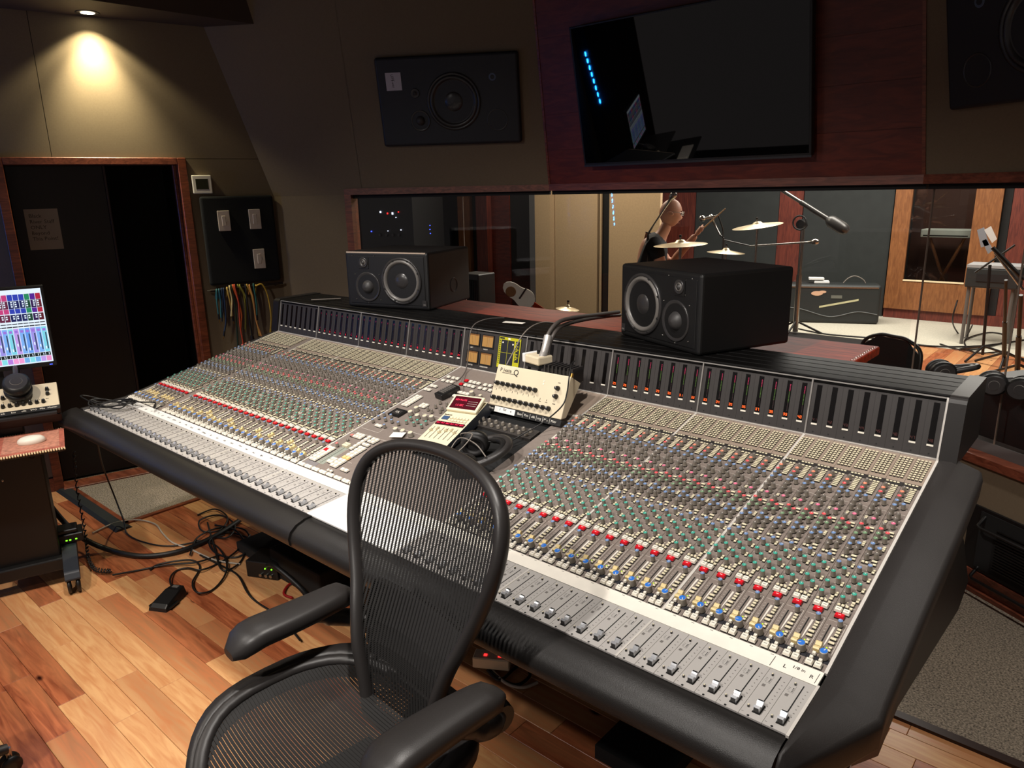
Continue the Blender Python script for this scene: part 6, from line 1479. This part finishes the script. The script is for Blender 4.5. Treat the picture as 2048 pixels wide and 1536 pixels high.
q = MB(); q.box2((-hwk, -.14, zk - .05), (hwk, .14, zk + .05), mat('piano_white', (220, 228, 218), .4)); bev(q.build('case', kbd), .01, 2); q = MB(); q.box2((-hwk + .03, -.143, zk - .035), (hwk - .03, -.139, zk - .02), 'ink'); q.build('key_slip', kbd)
for x in (-.4, .4): tub([(x * hwk * 1.8, 0, 0), (-x * hwk * 1.8, 0, zk - .05)], .02, 'oak').build('leg', kbd)

# ================================================================ THE DRUMMER
YD_ = 3.75
def dpx(px, py, dy=0.): return at(px, py, Y=YD_ + dy)
pe = thing('person', 'bald person in black t-shirt and glasses playing the drums, seen in profile', 'person', Vector((dpx(1300, 560).x, YD_, 0)))
PO = pe.location.copy()
def skin(name, verts, edges, m, parent, sub=2):
    me = bpy.data.meshes.new(name); me.from_pydata([tuple(Vector(p) - PO) for p, r_ in verts], edges, [])
    o = bpy.data.objects.new(name, me); COL.objects.link(o)
    mo = o.modifiers.new('skin', 'SKIN'); mo.use_smooth_shade = True
    for i, (p, r_) in enumerate(verts):
        sv = me.skin_vertices[0].data[i]; rr_ = r_ if isinstance(r_, tuple) else (r_, r_); sv.radius = rr_; sv.use_root = (i == 0)
    sm = o.modifiers.new('sub', 'SUBSURF'); sm.levels = sub; sm.render_levels = sub
    dg = bpy.context.evaluated_depsgraph_get(); ev = bpy.data.meshes.new_from_object(o.evaluated_get(dg))
    bpy.data.objects.remove(o); ev.materials.clear(); ev.materials.append(M[m] if isinstance(m, str) else m)
    return ev
fz = Vector((.80, .60, 0)).normalized(); sd = Vector((.60, -.80, 0))      # facing direction; sd = his right side, towards the window
hd = dpx(1341, 426)                                                        # head centre
nk = hd - fz * .045 + Vector((0, 0, -.15)); chest = hd - fz * .16 + Vector((0, 0, -.36)); pel = hd - fz * .20 + Vector((0, 0, -.80))
shR = chest + sd * .17 + Vector((0, 0, .11)); shL = chest - sd * .17 + Vector((0, 0, .11))
elR = shR + fz * .10 + Vector((0, 0, -.27)) + sd * .05; haR = elR + fz * .25 + Vector((0, 0, .02)) - sd * .03
elL = shL + fz * .20 + Vector((0, 0, -.22)); haL = dpx(1392, 470, .1)
knR = pel + fz * .42 + sd * .14 + Vector((0, 0, .0)); ftR = Vector((knR.x, knR.y, .06)) + fz * .05; knL = pel + fz * .42 - sd * .14; ftL = Vector((knL.x, knL.y, .06)) + fz * .05
toR = ftR + fz * .16 + Vector((0, 0, -.03)); toL = ftL + fz * .16 + Vector((0, 0, -.03))
V = [(pel, .13), (chest, (.155, .12)), (nk, .055), (hd + Vector((0, 0, -.06)) - fz * .02, .052), (shR, .062), (elR, .045), (haR, .030), (shL, .062), (elL, .045), (haL, .030), (knR, .070), (ftR, .045), (toR, .035), (knL, .070), (ftL, .045), (toL, .035)]
ED = [(0, 1), (1, 2), (2, 3), (1, 4), (4, 5), (5, 6), (1, 7), (7, 8), (8, 9), (0, 10), (10, 11), (11, 12), (0, 13), (13, 14), (14, 15)]
bme = skin('body', V, ED, 'skin', pe)
bmB = MB(); bmB.v = [tuple(v_.co) for v_ in bme.vertices]; bmB.f = [tuple(p_.vertices) for p_ in bme.polygons]; bmB.m = [bmB.mi('skin')] * len(bmB.f); bmB.s = [True] * len(bmB.f)
# head: sculpted ellipsoid (local x = forward, y = side, z = up)
HM = Matrix.Translation(hd - PO) @ frame((0, 0, 0), fz, Vector((0, 0, 1)).cross(fz), (0, 0, 1)) @ Matrix.Rotation(R(12), 4, 'Y')
bmB.M = HM; nu, nv = 28, 22; vs = []
for j in range(nv + 1):
    th_ = math.pi * j / nv
    for i in range(nu):
        ph = 2 * math.pi * i / nu; x = math.sin(th_) * math.cos(ph); y_ = math.sin(th_) * math.sin(ph); z = math.cos(th_)
        jaw = max(0, -z); X_ = x * (.100 - .006 * jaw) ; Y_ = y_ * (.078 - .022 * jaw); Z_ = z * (.122 if z > 0 else .128)
        if x < 0 and z < -.3: X_ *= 1 - .5 * (-z - .3)
        if x > .6 and abs(y_) < .30:
            X_ += .004 * math.exp(-((z - .22) / .12) ** 2) + .020 * math.exp(-((z + .20) / .13) ** 2 - (y_ / .16) ** 2) + .006 * math.exp(-((z + .55) / .07) ** 2) + .008 * math.exp(-((z + .85) / .12) ** 2) - .008 * math.exp(-((z - .05) / .09) ** 2)
        vs.append((X_, Y_, Z_))
bmB.add(vs, [(j * nu + i, j * nu + (i + 1) % nu, (j + 1) * nu + (i + 1) % nu, (j + 1) * nu + i) for j in range(nv) for i in range(nu)][::1], 'skin', True)
for sy in (-1, 1):                                                         # ears, eyes
    bmB.lathe([(.030, 0), (.032, .006), (.022, .012), (.010, .008)], 12, 'skin', (-.012, sy * .074, -.005), (0, sy, 0), sy=.65)
    bmB.lathe([(.011, 0), (.008, .006), (.0, .008)], 10, mat('eye_dark', (50, 36, 30), .3), (.088, sy * .032, .012), (1, 0, 0), cap1=False)
bmB.box((.094, 0, -.072), (.008, .040, .006), mat('lips', (150, 86, 76), .5)); bmB.tube([(.088, sy_ * .05, .034) for sy_ in (-1, -.5, .5, 1)], .004, mat('brow', (120, 84, 66), .7), 6)
bmB.M = None
def hand(wr, d, side):                                                      # palm with five curled fingers around the stick
    d = d.normalized(); up_ = Vector((0, 0, 1)); s_ = d.cross(up_).normalized() * side
    pal = wr + d * .045; bmB.tube([wr - PO, wr + d * .03 - PO, wr + d * .08 - PO], [.026, .038, .034], 'skin', 10, flat=.6)
    for k in range(4):
        b_ = wr + d * (.078 - .004 * abs(k - 1)) + s_ * (.027 - .018 * k); L_ = (.034, .040, .037, .029)[k]
        bmB.tube([b_ - PO, b_ + d * L_ * .6 + Vector((0, 0, .002)) - PO, b_ + d * L_ * .8 - Vector((0, 0, L_ * .6)) - PO, b_ + d * L_ * .2 - Vector((0, 0, L_ * .9)) - PO], [.0095, .009, .008, .007], 'skin', 7)
    b_ = wr + d * .03 + s_ * .034; bmB.tube([b_ - PO, b_ + d * .025 + s_ * .010 - PO, b_ + d * .050 - Vector((0, 0, .018)) - PO], [.011, .010, .008], 'skin', 7)
    return pal + d * .03 - Vector((0, 0, .018))
gR = hand(haR, fz + Vector((0, 0, .1)), 1); gL = hand(haL, (fz * .5 + Vector((0, 0, .7))), -1)
bmB.build('body', pe)
sh = skin('shirt', [(pel + Vector((0, 0, .02)), .148), (chest, (.178, .140)), (nk + Vector((0, 0, -.045)), .068), (shR, .078), (shR + (elR - shR) * .55, .066), (shL, .078), (shL + (elL - shL) * .55, .066)], [(0, 1), (1, 2), (1, 3), (3, 4), (1, 5), (5, 6)], 'shirt', pe)
inst('shirt', sh, pe)
tr_ = skin('trousers', [(pel, .150), (knR, .085), (ftR + Vector((0, 0, .05)), .058), (knL, .085), (ftL + Vector((0, 0, .05)), .058)], [(0, 1), (1, 2), (0, 3), (3, 4)], mat('trousers_dark', (28, 28, 34), .9), pe)
inst('trousers', tr_, pe)
q = MB(); q.M = HM
for sy in (-1, 1): q.tube([(.108 + .0, sy * .034 + .024 * math.cos(a_), .014 + .018 * math.sin(a_)) for a_ in [k * 2 * math.pi / 14 for k in range(14)]], .0025, 'steel', 5, closed=True); q.tube([(.108, sy * .058, .018), (.05, sy * .080, .016), (-.012, sy * .080, .012)], .002, 'steel', 5)
q.tube([(.110, -.010, .016), (.114, 0, .019), (.110, .010, .016)], .002, 'steel', 5); q.build('glasses', pe)
for lab, g_, d_ in (("wooden drumstick in the drummer's near hand", gR, (fz + sd * -.3 + Vector((0, 0, -.12)))), ("wooden drumstick raised in the drummer's far hand", gL, (fz * .6 + sd * .25 + Vector((0, 0, .6))))):
    d_ = d_.normalized(); q = MB(); q.cyl(-d_ * .08, d_ * .26, .0072, mat('stick_wood', (214, 176, 120), .5), 8, .005); q.lathe([(.003, -.006), (.006, 0), (.003, .008)], 8, mat('stick_wood', (214, 176, 120), .5), d_ * .265, d_); ob = q.build('drumstick', loc=g_); tag(ob, lab, 'drumstick', 'drumsticks')
dt = thing('drum_throne', 'round black drum stool under the seated drummer', 'stool', Vector((pel.x, pel.y, 0)))
zs = pel.z - .155
q = MB(); q.lathe([(.15, zs - .08), (.17, zs - .05), (.17, zs - .01), (.15, zs)], 24, 'black', cap0=True); q.build('seat', dt); q = MB(); q.cyl((0, 0, .05), (0, 0, zs - .08), .02, 'steel', 10); q.build('post', dt)
for k in range(3): an = R(10 + 120 * k); tub([(0, 0, .25), (math.cos(an) * .27, math.sin(an) * .27, .012)], .012, 'steel', 6).build('leg', dt)

# ================================================================ TOWER OF BLUE LIGHTS (left of the camera, seen mirrored in screen and glass)
tw = thing('server_tower', 'black equipment tower with a column of blue lights mirrored in the television', 'equipment rack', (-1.38, -2.30, 0), R(41))
q = MB(); q.box2((-.28, -.55, 0), (.28, .0, 1.95), 'black'); bev(q.build('cabinet', tw), .01, 2)
inv = tw.matrix_basis.inverted()
blue = emis('led_strip_blue', (24, 130, 255), 300)
for k in range(8):
    f = k / 7; p = inv @ Vector((-1.285 + .105 * f, -2.215 + .155 * f, 1.66 - .48 * f))
    q = MB(); q.box((0, 0, 0), (.022, .004, .040), blue, rot=Matrix.Rotation(R(25), 3, 'Y')); q.build('blue_light', tw, loc=(p.x, .004, p.z))
for k in range(5): q = MB(); q.box2((-.24, 0, .3 + k * .17), (.24, .006, .44 + k * .17), 'dark'); q.build('blank_plate', tw)
